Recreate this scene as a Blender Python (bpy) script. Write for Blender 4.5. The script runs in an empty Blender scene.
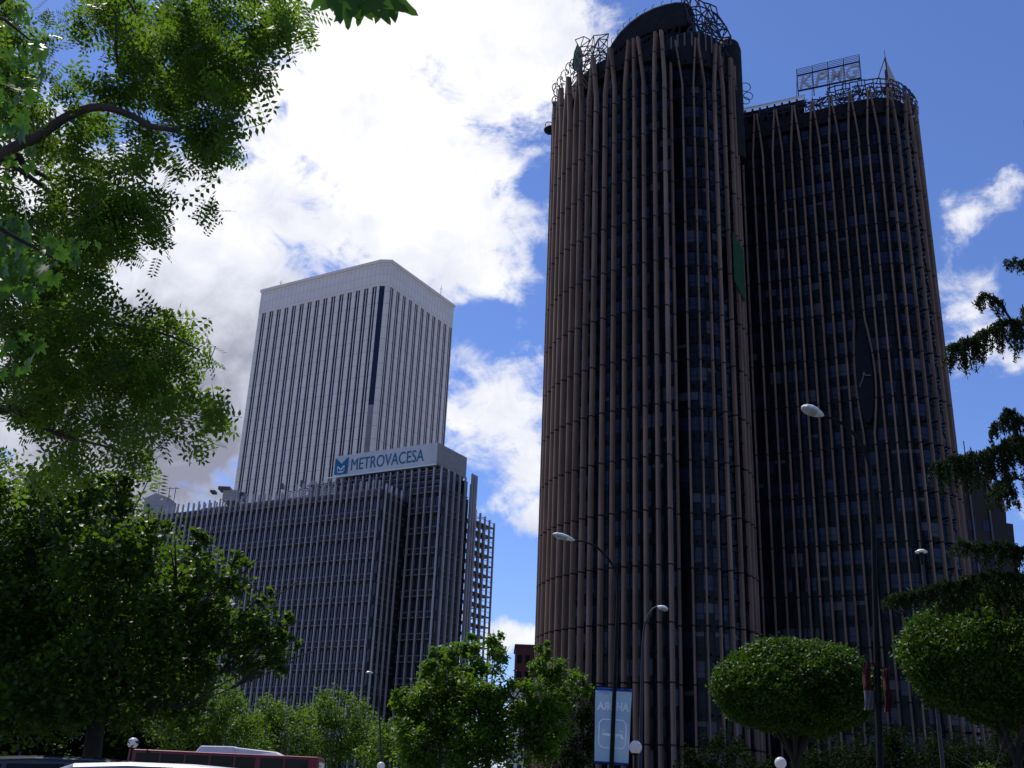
import bpy, math, random
import numpy as np
from mathutils import Vector, Matrix
random.seed(7); rng = np.random.default_rng(11)
SC = bpy.context.scene
COL = SC.collection
R = math.radians

# ------------------------------------------------------------------ camera
F = 1050.0; TILT = math.atan(405/1050.0); ROLL = R(2.5); EYE = Vector((0, 0, 1.7))
cs, sn = math.cos(ROLL), math.sin(ROLL); ct, st = math.cos(TILT), math.sin(TILT)
cam_d = bpy.data.cameras.new('camera'); cam = bpy.data.objects.new('camera', cam_d); COL.objects.link(cam)
X = Vector((cs, -sn*st, sn*ct)); Y = Vector((-sn, -cs*st, cs*ct)); Z = -Vector((0, ct, st))
M = Matrix((X, Y, Z)).transposed().to_4x4(); M.translation = EYE
cam.matrix_world = M
cam_d.sensor_width = 36; cam_d.lens = F/1024*36; cam_d.clip_start = 0.05; cam_d.clip_end = 6000
SC.camera = cam

def ray(px, py):
    u = (px-512)/F; v = -(py-384)/F
    a = u*cs - v*sn; b = u*sn + v*cs
    return Vector((a, ct-b*st, st+b*ct))
def at(px, py, yy):
    d = ray(px, py); return EYE + d*(yy/d.y)
def atz(px, py, z):
    d = ray(px, py); return EYE + d*((z-EYE.z)/d.z)

# ------------------------------------------------------------------ materials
def mat(name, col, rough=0.6, metal=0.0, var=0.0, scale=3.0, spec=0.5, bump=0.0, col2=None, transl=None, tmix=0.4, stretch=None):
    m = bpy.data.materials.new(name); m.use_nodes = True
    nt = m.node_tree; n = nt.nodes; l = nt.links
    b = n['Principled BSDF']
    b.inputs['Base Color'].default_value = (*col, 1); b.inputs['Roughness'].default_value = rough
    b.inputs['Metallic'].default_value = metal; b.inputs['Specular IOR Level'].default_value = spec
    if var or col2 or bump:
        tc = n.new('ShaderNodeTexCoord'); mp = n.new('ShaderNodeMapping'); l.new(tc.outputs['Object'], mp.inputs[0])
        if stretch: mp.inputs['Scale'].default_value = stretch
        no = n.new('ShaderNodeTexNoise'); no.inputs['Scale'].default_value = scale; no.inputs['Detail'].default_value = 5
        l.new(mp.outputs[0], no.inputs['Vector'])
        cr = n.new('ShaderNodeValToRGB')
        cr.color_ramp.elements[0].position = .32; cr.color_ramp.elements[1].position = .68
        c2 = col2 or tuple(min(1, c*(1+var)) for c in col); c1 = tuple(c*(1-var) for c in col)
        cr.color_ramp.elements[0].color = (*c1, 1); cr.color_ramp.elements[1].color = (*c2, 1)
        l.new(no.outputs[0], cr.inputs[0]); l.new(cr.outputs[0], b.inputs['Base Color'])
        if bump:
            bp = n.new('ShaderNodeBump'); bp.inputs['Strength'].default_value = bump; bp.inputs['Distance'].default_value = .05
            l.new(no.outputs[0], bp.inputs['Height']); l.new(bp.outputs[0], b.inputs['Normal'])
    if transl:
        t = n.new('ShaderNodeBsdfTranslucent'); t.inputs[0].default_value = (*transl, 1)
        mx = n.new('ShaderNodeMixShader'); mx.inputs[0].default_value = tmix
        l.new(b.outputs[0], mx.inputs[1]); l.new(t.outputs[0], mx.inputs[2])
        l.new(mx.outputs[0], n['Material Output'].inputs[0])
    return m

def add_joints(m, axis, pitch, width, dark, offset=0.0):
    """dark joint lines every pitch metres, real seams of the cladding"""
    nt = m.node_tree; n = nt.nodes; l = nt.links; b = n['Principled BSDF']
    tc = n.new('ShaderNodeTexCoord'); sx = n.new('ShaderNodeSeparateXYZ'); l.new(tc.outputs['Object'], sx.inputs[0])
    if axis == 'Z': src = sx.outputs[2]
    else:
        ad = n.new('ShaderNodeMath'); ad.operation = 'ADD'; l.new(sx.outputs[0], ad.inputs[0]); l.new(sx.outputs[1], ad.inputs[1]); src = ad.outputs[0]
    o = n.new('ShaderNodeMath'); o.operation = 'ADD'; o.inputs[1].default_value = offset + 1000*pitch; l.new(src, o.inputs[0])
    d = n.new('ShaderNodeMath'); d.operation = 'DIVIDE'; d.inputs[1].default_value = pitch; l.new(o.outputs[0], d.inputs[0])
    f = n.new('ShaderNodeMath'); f.operation = 'FRACT'; l.new(d.outputs[0], f.inputs[0])
    c = n.new('ShaderNodeMath'); c.operation = 'LESS_THAN'; c.inputs[1].default_value = width/pitch; l.new(f.outputs[0], c.inputs[0])
    mx = n.new('ShaderNodeMix'); mx.data_type = 'RGBA'; l.new(c.outputs[0], mx.inputs[0])
    bc = b.inputs['Base Color']
    if bc.links:
        l.new(bc.links[0].from_socket, mx.inputs[6])
    else: mx.inputs[6].default_value = bc.default_value
    mx.inputs[7].default_value = (*dark, 1)
    l.new(mx.outputs[2], bc)

MT = {}
MT['mullion'] = mat('brown_concrete', (.205, .136, .102), .75, var=.22, scale=.5, stretch=(1, 1, .25), spec=.3)
add_joints(MT['mullion'], 'Z', 7.4, .22, (.012, .01, .01))
def random_shade(m, lo, hi):
    nt = m.node_tree; n = nt.nodes; l = nt.links; b = n['Principled BSDF']; src = b.inputs['Base Color'].links[0].from_socket
    oi = n.new('ShaderNodeObjectInfo'); mr = n.new('ShaderNodeMapRange'); l.new(oi.outputs['Random'], mr.inputs[0]); mr.inputs[3].default_value = lo; mr.inputs[4].default_value = hi
    tc = n.new('ShaderNodeTexCoord'); mp = n.new('ShaderNodeMapping'); mp.inputs['Scale'].default_value = (2.5, 2.5, .05); l.new(tc.outputs['Object'], mp.inputs[0])
    no = n.new('ShaderNodeTexNoise'); no.inputs['Scale'].default_value = 1; no.inputs['Detail'].default_value = 6; l.new(mp.outputs[0], no.inputs['Vector'])
    m2 = n.new('ShaderNodeMapRange'); l.new(no.outputs[0], m2.inputs[0]); m2.inputs[1].default_value = .35; m2.inputs[2].default_value = .65; m2.inputs[3].default_value = .78; m2.inputs[4].default_value = 1.1
    mu = n.new('ShaderNodeMath'); mu.operation = 'MULTIPLY'; l.new(mr.outputs[0], mu.inputs[0]); l.new(m2.outputs[0], mu.inputs[1])
    vm = n.new('ShaderNodeVectorMath'); vm.operation = 'SCALE'; l.new(src, vm.inputs[0]); l.new(mu.outputs[0], vm.inputs['Scale']); l.new(vm.outputs[0], b.inputs['Base Color'])
random_shade(MT['mullion'], .84, 1.12)
MT['glass_a'] = mat('dark_glass', (.004, .005, .010), .25, spec=.16)
MT['glass_b'] = mat('blue_glass', (.008, .012, .036), .22, spec=.30)
MT['blind'] = mat('window_blind', (.028, .028, .040), .35, var=.25, scale=4, stretch=(.3, .3, 4))
MT['spandrel'] = mat('dark_spandrel', (.005, .005, .008), .3, var=.3, scale=1.2, spec=.14)
MT['parapet'] = mat('dark_roof_metal', (.011, .010, .013), .7, var=.4, scale=.8, spec=.2)
MT['lattice'] = mat('dark_lattice_steel', (.018, .016, .035), .5)
MT['rim'] = mat('bright_metal_rim', (.62, .62, .62), .25, metal=.6)
MT['rustlat'] = mat('brown_gray_pipe', (.10, .085, .09), .5)
MT['green_net'] = mat('green_netting', (.03, .13, .06), .8, transl=(.05, .3, .10), tmix=.5, var=.3, scale=1.5)
MT['pic'] = mat('white_aluminium_cladding', (.90, .765, .635), .45, var=.05, scale=.15, spec=.4)
add_joints(MT['pic'], 'Z', 4.0, .16, (.50, .47, .46))
MT['pic_top'] = mat('white_cornice_cladding', (.92, .785, .655), .45, var=.05, scale=.2, spec=.4)
add_joints(MT['pic_top'], 'Z', 3.0, .12, (.56, .53, .51)); add_joints(MT['pic_top'], 'X', 1.63, .14, (.56, .53, .51))
MT['pic_glass'] = mat('navy_glass', (.006, .008, .026), .15, spec=.45)
MT['pic_panel'] = mat('service_panel', (.28, .22, .21), .6, var=.15, scale=.4)
MT['fin'] = mat('aluminium_fin', (.46, .43, .43), .4, metal=.15, var=.12, scale=.4)
MT['fin_dim'] = mat('grey_steel_rail', (.11, .105, .115), .5)
MT['mv_glass'] = mat('office_glass', (.014, .016, .034), .15, spec=.6)
MT['mv_frame'] = mat('office_window_frame', (.10, .095, .105), .5)
MT['mv_wall'] = mat('office_dark_wall', (.026, .026, .036), .5, var=.3, scale=.5)
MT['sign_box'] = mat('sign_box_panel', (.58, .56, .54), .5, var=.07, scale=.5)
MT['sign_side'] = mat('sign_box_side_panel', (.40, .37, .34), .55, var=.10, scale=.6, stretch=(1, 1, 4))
MT['sign_blue'] = mat('sign_blue_paint', (.008, .14, .27), .4, spec=.2)
MT['sign_white'] = mat('sign_white_paint', (.75, .75, .75), .5)
MT['brick'] = mat('red_brick_wall', (.13, .045, .042), .8, var=.2, scale=2)
MT['dark_wall'] = mat('dark_stone_wall', (.016, .011, .009), .7, var=.3, scale=.5)
MT['pale'] = mat('pale_render', (.5, .5, .52), .7, var=.1, scale=.5)
MT['bluebox'] = mat('blue_glazed_panel', (.03, .07, .20), .3)
MT['steel'] = mat('grey_lamp_steel', (.035, .035, .04), .6, var=.2, scale=4, spec=.2)
MT['darksteel'] = mat('dark_painted_pole', (.010, .010, .011), .6, var=.3, scale=3, spec=.1)
MT['lamp_w'] = mat('white_lamp_shell', (.62, .62, .60), .35, var=.1, scale=8)
MT['lens'] = mat('lamp_lens', (.30, .32, .33), .15)
MT['globe'] = mat('opal_globe', (.78, .76, .80), .25, var=.05, scale=5, transl=(.8, .78, .82), tmix=.4)
MT['banner'] = mat('pale_blue_cloth', (.36, .46, .60), .8, var=.06, scale=3, transl=(.20, .34, .56), tmix=.16, bump=.3)
MT['banner_hem'] = mat('blue_hem_cloth', (.02, .08, .35), .8, transl=(.02, .10, .5), tmix=.4)
MT['banner_w'] = mat('white_print', (.92, .96, .98), .8, spec=.2)
MT['flag_r'] = mat('red_brown_cloth', (.07, .012, .016), .8, transl=(.08, .01, .015), tmix=.3, var=.5, scale=3)
MT['flag_w'] = mat('white_cloth', (.18, .18, .21), .8, transl=(.1, .1, .12), tmix=.3)
MT['leaf_dark'] = mat('plane_leaves', (.028, .060, .006), .5, var=.5, scale=1.6, spec=.25, transl=(.14, .28, .010), tmix=.30)
MT['leaf_mid'] = mat('street_tree_leaves', (.042, .092, .010), .5, var=.45, scale=.9, spec=.2, transl=(.19, .36, .012), tmix=.30)
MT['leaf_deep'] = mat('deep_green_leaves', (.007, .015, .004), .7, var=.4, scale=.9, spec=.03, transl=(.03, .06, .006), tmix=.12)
MT['leaf_acacia'] = mat('acacia_leaflets', (.020, .050, .005), .5, var=.7, scale=1.6, spec=.22, transl=(.20, .36, .02), tmix=.38)
MT['leaf_broad'] = mat('broad_plane_leaf', (.028, .07, .012), .5, var=.5, scale=3, spec=.2, transl=(.08, .20, .015), tmix=.35)
MT['leaf_top'] = mat('clipped_leaves', (.026, .066, .004), .55, var=.5, scale=2.2, spec=.2, transl=(.15, .32, .006), tmix=.13)
MT['cedar'] = mat('cedar_needles', (.014, .026, .008), .7, var=.4, scale=2, spec=.08, transl=(.03, .06, .01), tmix=.2)
MT['bark'] = mat('dark_bark', (.035, .027, .022), .9, var=.4, scale=6, bump=.6, stretch=(1, 1, .3))
MT['bark2'] = mat('grey_bark', (.018, .016, .013), .9, var=.4, scale=4, bump=.4, stretch=(1, 1, .4))
MT['car_silver'] = mat('silver_car_paint', (.22, .23, .28), .35, metal=.5)
MT['car_dark'] = mat('black_car_paint', (.012, .014, .014), .2)
MT['car_glass'] = mat('car_window_glass', (.004, .005, .006), .08, spec=.15)
MT['rubber'] = mat('tyre_rubber', (.02, .02, .02), .85)
MT['alloy'] = mat('wheel_alloy', (.45, .45, .46), .3, metal=.8)
MT['bus_red'] = mat('red_bus_paint', (.20, .004, .014), .3)
MT['bus_white'] = mat('bus_white_unit', (.70, .69, .64), .4, var=.05, scale=2)
MT['lampred'] = mat('red_lamp_plastic', (.4, .01, .01), .3)
MT['lampclear'] = mat('clear_lamp_plastic', (.7, .7, .7), .15)
MT['asphalt'] = mat('asphalt', (.05, .05, .052), .9, var=.25, scale=1.5, bump=.2)
MT['ground'] = mat('paved_ground', (.12, .11, .10), .9, var=.2, scale=.3)
MT['paving'] = mat('pavement_slabs', (.17, .16, .15), .85, var=.15, scale=.8)
MT['kerb'] = mat('granite_kerb', (.30, .30, .29), .8, var=.2, scale=3)
MT['paint'] = mat('road_paint', (.75, .75, .73), .6, var=.15, scale=3)
MT['soil'] = mat('lawn', (.04, .07, .02), .95, var=.3, scale=2)

# ------------------------------------------------------------------ builders
WM = {}
def tag(o, label=None, cat=None, group=None, kind=None):
    if label: o['label'] = label
    if cat: o['category'] = cat
    if group: o['group'] = group
    if kind: o['kind'] = kind
    return o
def thing(name, label, cat, loc=(0, 0, 0), rz=0, group=None):
    o = bpy.data.objects.new(name, None); COL.objects.link(o); o.location = loc; o.rotation_euler = (0, 0, rz)
    o.empty_display_size = .5
    WM[o] = Matrix.Translation(Vector(loc)) @ Matrix.Rotation(rz, 4, 'Z')
    return tag(o, label, cat, group)
def link(name, me, parent=None, local=False):
    o = bpy.data.objects.new(name, me); COL.objects.link(o)
    if parent is not None:
        o.parent = parent; W = WM[parent]; WM[o] = W
        if not local: me.transform(W.inverted())
    else: WM[o] = Matrix.Identity(4)
    return o

class MB:
    def __init__(s): s.v = []; s.f = []; s.mi = []
    def add(s, vs, fs, mi=0):
        b = len(s.v); s.v += [tuple(p) for p in vs]; s.f += [tuple(i+b for i in f) for f in fs]; s.mi += [mi]*len(fs)
    def hexa(s, p, mi=0):   # 8 points: bottom 4 ccw, top 4 ccw
        s.add(p, [(3, 2, 1, 0), (4, 5, 6, 7), (0, 1, 5, 4), (1, 2, 6, 5), (2, 3, 7, 6), (3, 0, 4, 7)], mi)
    def box(s, x0, x1, y0, y1, z0, z1, T=None, mi=0):
        p = [Vector(q) for q in ((x0, y0, z0), (x1, y0, z0), (x1, y1, z0), (x0, y1, z0), (x0, y0, z1), (x1, y0, z1), (x1, y1, z1), (x0, y1, z1))]
        if T is not None: p = [T @ q for q in p]
        s.hexa(p, mi)
    def bar(s, a, b, w, h=None, mi=0):
        a = Vector(a); b = Vector(b); h = h or w; d = (b-a).normalized()
        up = Vector((0, 0, 1)) if abs(d.z) < .9 else Vector((0, 1, 0))
        x = d.cross(up).normalized(); y = x.cross(d).normalized()
        c = [(-1, -1), (1, -1), (1, 1), (-1, 1)]
        s.hexa([a+x*(i*w/2)+y*(j*h/2) for i, j in c]+[b+x*(i*w/2)+y*(j*h/2) for i, j in c], mi)
    def tube(s, pts, rads, n=8, mi=0, cap=True):
        pts = [Vector(p) for p in pts]; rings = []
        px = None
        for i, p in enumerate(pts):
            d = (pts[min(i+1, len(pts)-1)]-pts[max(i-1, 0)]).normalized()
            if px is None:
                up = Vector((0, 0, 1)) if abs(d.z) < .9 else Vector((1, 0, 0)); px = d.cross(up).normalized()
            else: px = (px - d*px.dot(d)).normalized()
            y = d.cross(px)
            r = rads[i] if hasattr(rads, '__len__') else rads
            rings.append([p + px*(r*math.cos(2*math.pi*k/n)) + y*(r*math.sin(2*math.pi*k/n)) for k in range(n)])
        vs = [q for g in rings for q in g]; fs = []
        for i in range(len(pts)-1):
            for k in range(n):
                fs.append((i*n+k, i*n+(k+1) % n, (i+1)*n+(k+1) % n, (i+1)*n+k))
        s.add(vs, fs, mi)
        if cap: s.add(rings[0], [tuple(range(n))[::-1]], mi); s.add(rings[-1], [tuple(range(n))], mi)
    def lathe(s, prof, c, n=20, mi=0, sx=1, sy=1, T=None):
        c = Vector(c); vs = []; fs = []
        for r, z in prof:
            for k in range(n):
                a = 2*math.pi*k/n; q = Vector((r*math.cos(a)*sx, r*math.sin(a)*sy, z))
                if T is not None: q = T @ q
                vs.append(c+q)
        for i in range(len(prof)-1):
            for k in range(n): fs.append((i*n+k, i*n+(k+1) % n, (i+1)*n+(k+1) % n, (i+1)*n+k))
        s.add(vs, fs, mi)
    def prism(s, poly, z0, z1, mi=0):
        n = len(poly)
        s.add([(p[0], p[1], z0) for p in poly]+[(p[0], p[1], z1) for p in poly],
              [tuple(range(n))[::-1], tuple(range(n, 2*n))]+[(i, (i+1) % n, n+(i+1) % n, n+i) for i in range(n)], mi)
    def slab(s, pts, off, mi=0):   # planar outline extruded by a vector
        n = len(pts); off = Vector(off); pts = [Vector(p) for p in pts]
        s.add(pts+[p+off for p in pts], [tuple(range(n))[::-1], tuple(range(n, 2*n))]+[(i, (i+1) % n, n+(i+1) % n, n+i) for i in range(n)], mi)
    def build(s, name, m, parent=None, smooth=False, bevel=0, local=False):
        me = bpy.data.meshes.new(name); me.from_pydata(s.v, [], s.f)
        for k in (m if isinstance(m, (list, tuple)) else [m]): me.materials.append(MT[k])
        me.polygons.foreach_set('material_index', s.mi)
        if smooth: me.polygons.foreach_set('use_smooth', [True]*len(s.f))
        import bmesh
        b = bmesh.new(); b.from_mesh(me); bmesh.ops.recalc_face_normals(b, faces=b.faces); b.to_mesh(me); b.free()
        me.update()
        o = link(name, me, parent, local)
        if bevel:
            md = o.modifiers.new('bevel', 'BEVEL'); md.width = bevel; md.segments = 2; md.limit_method = 'ANGLE'
        return o

# ---- foliage: many small leaf faces merged in one mesh
def rotmats(n, flat=0.0, down=0.0):
    q = rng.normal(size=(n, 3)); nrm = q/np.linalg.norm(q, axis=1)[:, None]
    nrm[:, 2] += flat*np.sign(nrm[:, 2]+1e-9); nrm /= np.linalg.norm(nrm, axis=1)[:, None]
    t = rng.normal(size=(n, 3)); t[:, 2] -= down
    t -= nrm*(t*nrm).sum(1)[:, None]; t /= np.linalg.norm(t, axis=1)[:, None]
    b = np.cross(nrm, t)
    return np.stack([b, t, nrm], axis=2)
def leafmesh(name, m, cen, size, tv, tf, parent, Rm=None):
    n = len(cen); tv = np.array(tv, float); k = len(tv)
    if Rm is None: Rm = rotmats(n, .5)
    V = np.einsum('nij,kj->nki', Rm, tv)*np.asarray(size).reshape(-1, 1, 1) + np.asarray(cen)[:, None, :]
    V = V.reshape(-1, 3)
    lens = [len(f) for f in tf]; flat = np.concatenate([np.array(f) for f in tf])
    L = (flat[None, :] + (np.arange(n)*k)[:, None]).reshape(-1)
    tot = np.tile(np.array(lens), n); start = np.concatenate([[0], np.cumsum(tot)[:-1]])
    W = np.array(WM[parent].inverted()); V = V @ W[:3, :3].T + W[:3, 3]
    me = bpy.data.meshes.new(name); me.vertices.add(len(V)); me.vertices.foreach_set('co', V.reshape(-1))
    me.loops.add(len(L)); me.loops.foreach_set('vertex_index', L.astype(np.int32))
    me.polygons.add(len(tot)); me.polygons.foreach_set('loop_start', start.astype(np.int32)); me.polygons.foreach_set('loop_total', tot.astype(np.int32))
    me.materials.append(MT[m]); me.update(calc_edges=True); me.validate()
    return link(name, me, parent, local=True)
LEAF = ([(0, -.5, 0), (.30, -.05, .08), (0, .55, 0), (-.30, -.05, .08)], [(0, 1, 2), (0, 2, 3)])
LOBED = ([(0, -.45, 0), (.26, -.34, .03), (.52, -.20, .06), (.30, .0, .03), (.48, .28, .07), (.16, .22, .02), (0, .55, 0), (-.16, .22, .02), (-.48, .28, .07), (-.30, 0, .03), (-.52, -.20, .06), (-.26, -.34, .03)],
         [(0, 1, 2, 3, 4, 5, 6), (0, 6, 7, 8, 9, 10, 11)])
def pinnate(k=6):
    V = []; Fc = []
    for i in range(k):
        y = -.45+.85*i/(k-1)
        for s in (-1, 1):
            b = len(V); c = (s*.15, y+.03)
            V += [(s*.02, y, 0), (s*.10, y-.045, .01), (s*.24, y+.035, .02), (s*.12, y+.065, .01)]
            Fc.append((b, b+1, b+2, b+3) if s > 0 else (b+3, b+2, b+1, b))
    b = len(V); V += [(0, .42, 0), (.05, .5, 0), (0, .62, 0), (-.05, .5, 0)]; Fc.append((b, b+1, b+2, b+3))
    b = len(V); V += [(.008, -.55, 0), (.004, .45, 0), (-.004, .45, 0), (-.008, -.55, 0)]; Fc.append((b, b+1, b+2, b+3))
    return V, Fc
def clump_points(clumps, dens, leaf, sub=16, tight=.34, shell=.55):
    """clumps: list of (centre, (rx,ry,rz)); returns leaf centres"""
    out = []
    for c, r in clumps:
        c = np.array(c); r = np.array(r)
        ns = max(5, int(sub*(r.mean()/1.0)**1.3))
        d = rng.normal(size=(ns, 3)); d /= np.linalg.norm(d, axis=1)[:, None]
        rad = shell+(1-shell)*rng.random(ns)**.5
        sc = c + d*rad[:, None]*r
        per = int(dens*6*(r[0]*r[2]+r[1]*r[2]+r[0]*r[1])*4/leaf**2/ns*.25)
        for q in sc:
            e = rng.normal(size=(per, 3))*(r*tight*(.6+.7*rng.random()))[None, :]*.62
            out.append(q+e)
    return np.concatenate(out)
def px_clumps(lst, deep=1.0):
    out = []
    for (px, py, yy, rp) in lst:
        c = at(px, py, yy); k = ((c-EYE).dot(Vector((0, ct, st))))/F
        out.append((tuple(c), (rp*k, rp*k*deep, rp*k)))
    return out
def tree(name, label, base, clumps, m, leaf, dens=1.0, group=None, bark='bark', tr=.2, tmpl=LEAF, cat='tree', sub=16, tight=.34, shell=.55, fork=None, lm=1.0):
    base = Vector(base)
    t = thing(name, label, cat, base, 0, group)
    b = MB(); cs_ = [Vector(c) for c, r in clumps]
    cen = sum(cs_, Vector())/len(cs_)
    zlo = min(c.z for c in cs_)
    fk = fork or Vector((base.x*.7+cen.x*.3, base.y*.7+cen.y*.3, max(base.z+.6, min(cen.z-.6, zlo-.2))))
    top = Vector((cen.x, cen.y, cen.z))
    b.tube([base-Vector((0, 0, .1)), base.lerp(fk, .5)+Vector((.08, .05, 0)), fk, fk.lerp(top, .6)+Vector((.1, 0, 0)), top], [tr*1.35, tr, tr*.85, tr*.5, tr*.2], 9)
    for c in cs_:
        s = fk.lerp(top, random.uniform(0, .6)); mid = s.lerp(c, .5)+Vector((0, 0, -.1*(c-s).length))
        b.tube([s, mid, c], [tr*.34*lm, tr*.18*lm, tr*.05*lm], 6)
        for k in range(3):
            e = c+Vector((random.uniform(-.6, .6), random.uniform(-.6, .6), random.uniform(-.3, .6)))*1.1
            b.tube([mid.lerp(c, .5), e], [tr*.14, tr*.04], 5)
    b.build('trunk', bark, t, smooth=True)
    pts = clump_points(clumps, dens, leaf, sub, tight, shell)
    sz = leaf*(.65+.7*rng.random(len(pts)))
    leafmesh('crown', m, pts, sz, tmpl[0], tmpl[1], t, rotmats(len(pts), .35))
    return t

# ================================================================== SETTING
def struct(name, mb, m, **k):
    o = mb.build(name, m, None, **k); o['kind'] = 'structure'; return o
b = MB(); b.add([(-2500, -800, 0), (2500, -800, 0), (2500, 3500, 0), (-2500, 3500, 0)], [(0, 1, 2, 3)]); struct('ground', b, 'ground')
b = MB(); b.add([(-400, 12, .004), (400, 12, .004), (400, 27, .004), (-400, 27, .004)], [(0, 1, 2, 3)]); struct('road', b, 'asphalt')
b = MB(); b.add([(-400, 48, .004), (400, 48, .004), (400, 74, .004), (-400, 74, .004)], [(0, 1, 2, 3)]); struct('main_road', b, 'asphalt')
b = MB()
for yy in (17, 22, 54.5, 61, 67.5):
    for i in range(-40, 41): b.add([(i*8, yy, .008), (i*8+3, yy, .008), (i*8+3, yy+.14, .008), (i*8, yy+.14, .008)], [(0, 1, 2, 3)])
struct('road_marking', b, 'paint')
b = MB(); b.box(-400, 400, 1.5-20, 11.85, -.05, .12); struct('pavement', b, 'paving')
b = MB(); b.box(-400, 400, 27.15, 47.85, -.05, .12); struct('median_pavement', b, 'paving')
b = MB(); b.box(-400, 400, 74.15, 128, -.05, .12); struct('far_pavement', b, 'paving')
b = MB()
for yy in (11.85, 27.0, 47.85, 74.0): b.box(-400, 400, yy, yy+.15, -.06, .14)
struct('kerb', b, 'kerb', bevel=.02)
b = MB(); b.box(-60, 60, 28.5, 31.9, 0, .16); b.box(-60, 60, 40, 46, 0, .16); struct('lawn', b, 'soil')

# ================================================================== TOWERS
def curve_pts(ctrl, per=14):
    """Catmull-Rom through ctrl (2D)"""
    P = [Vector(p) for p in ctrl]; out = []
    for i in range(len(P)-1):
        p0 = P[max(i-1, 0)]; p1 = P[i]; p2 = P[i+1]; p3 = P[min(i+2, len(P)-1)]
        for k in range(per):
            t = k/per
            out.append(.5*((2*p1)+(-p0+p2)*t+(2*p0-5*p1+4*p2-p3)*t*t+(-p0+3*p1-3*p2+p3)*t**3))
    out.append(P[-1]); return out
def resample(line, step):
    ds = [0]
    for a, c in zip(line, line[1:]): ds.append(ds[-1]+(c-a).length)
    n = max(2, round(ds[-1]/step)); out = []; j = 0
    for i in range(n+1):
        s = ds[-1]*i/n
        while j < len(line)-2 and ds[j+1] < s: j += 1
        t = (s-ds[j])/max(1e-6, ds[j+1]-ds[j]); out.append(line[j].lerp(line[j+1], t))
    return out
def tangents(L):
    T = []
    for i in range(len(L)):
        d = L[min(i+1, len(L)-1)]-L[max(i-1, 0)]; T.append(d.normalized())
    return T
def mullion_mesh(p, t, nrm, H, w, d, top_shift, bulge=None, z0=0.0, mi=0):
    """long rounded concrete rib, bent sideways at the top; bulge=(zc, half, amount)"""
    b = MB(); prof = [(-.5, -.25), (-.28, -.5), (.28, -.5), (.5, -.25), (.5, .5), (-.5, .5)]
    zs = [z0, H-9.0, H-8.2, H-4, H-.9, H]
    sh = [0, 0, .04, .55, 1, 1.02]
    lv = [(z, s*top_shift) for z, s in zip(zs, sh)]
    if bulge:
        zc, hf, am = bulge
        lv = [(z0, 0), (zc-hf, 0)] + [(zc+hf*k/5, am*math.cos(k/5*math.pi/2)**1) for k in range(-4, 5)] + [(zc+hf, 0)] + lv[1:]
    vs = []; fs = []; n = len(prof)
    for z, s in lv:
        for a, c in prof:
            q = p + t*(s+a*w) - nrm*(c*d)
            vs.append((q.x, q.y, z))
    for i in range(len(lv)-1):
        for k in range(n): fs.append((i*n+k, i*n+(k+1) % n, (i+1)*n+(k+1) % n, (i+1)*n+k))
    fs += [tuple(range(n))[::-1], tuple(range((len(lv)-1)*n, len(lv)*n))]
    b.add(vs, fs); return b
FL = 3.7
def ribbon_floors(root, line, inset, nf, ztop, frame_mod=1, seed=0, blind_p=.06, active=None):
    """one window band per floor along an open plan line; bays of glass between frames"""
    rr = random.Random(seed)
    T = tangents(line)
    inn = [p - Vector((t.y, -t.x))*inset for p, t in zip(line, T)]
    inn2 = [p - Vector((t.y, -t.x))*(inset-.18) for p, t in zip(line, T)]
    inn3 = [p - Vector((t.y, -t.x))*(inset-.10) for p, t in zip(line, T)]
    for f in range(nf):
        z0 = f*FL+1.15; z1 = f*FL+FL-.45
        b = MB()
        for i in range(len(inn)-1):
            a, c = inn[i], inn[i+1]
            r = rr.random(); mi = 2 if r < blind_p else (1 if r < .55 else 0)
            zz = z1
            jx = rr.uniform(-.03, .03); jn = Vector((T[i].y, -T[i].x))*jx
            if mi == 2:
                zb = z0 + rr.choice([0, .5, .9])*(z1-z0)*.8
                b.add([(a.x, a.y, zb), (c.x, c.y, zb), (c.x, c.y, z1), (a.x, a.y, z1)], [(0, 1, 2, 3)], 2)
                if zb > z0+.05: b.add([(a.x, a.y, z0), (c.x, c.y, z0), (c.x, c.y, zb), (a.x, a.y, zb)], [(0, 1, 2, 3)], 0)
            else:
                b.add([(a.x+jn.x, a.y+jn.y, z0), (c.x-jn.x, c.y-jn.y, z0), (c.x, c.y, z1), (a.x, a.y, z1)], [(0, 1, 2, 3)], mi)
            q, e = inn[i], inn3[i]
            b.bar((inn3[i].x, inn3[i].y, z0), (inn3[i].x, inn3[i].y, z1), .07, .07, 3)
        for i in range(len(inn3)-1):
            b.bar((inn3[i].x, inn3[i].y, z0+.75), (inn3[i+1].x, inn3[i+1].y, z0+.75), .035, .035, 3)
        b.build('window_band', ['glass_a', 'glass_b', 'blind', 'spandrel'], root)
    # spandrels and slab edges, one wall
    b = MB()
    for f in range(nf+1):
        z0 = f*FL-.45 if f else 0; z1 = min(f*FL+1.15, ztop)
        for i in range(len(inn2)-1):
            a, c, a2, c2 = inn2[i], inn2[i+1], inn[i], inn[i+1]
            b.add([(a.x, a.y, z0), (c.x, c.y, z0), (c.x, c.y, z1), (a.x, a.y, z1), (a2.x, a2.y, z0), (c2.x, c2.y, z0), (c2.x, c2.y, z1), (a2.x, a2.y, z1)],
                  [(0, 1, 2, 3), (0, 4, 5, 1), (3, 2, 6, 7)])
            e = line[i].lerp(line[i+1], .5); g = inn2[i].lerp(inn2[i+1], .5)
            b.bar((e.x, e.y, z1-.9), (g.x, g.y, z1-.9), .12, .25)
    return b, inn
NF = 30; HT = 115.0
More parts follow.
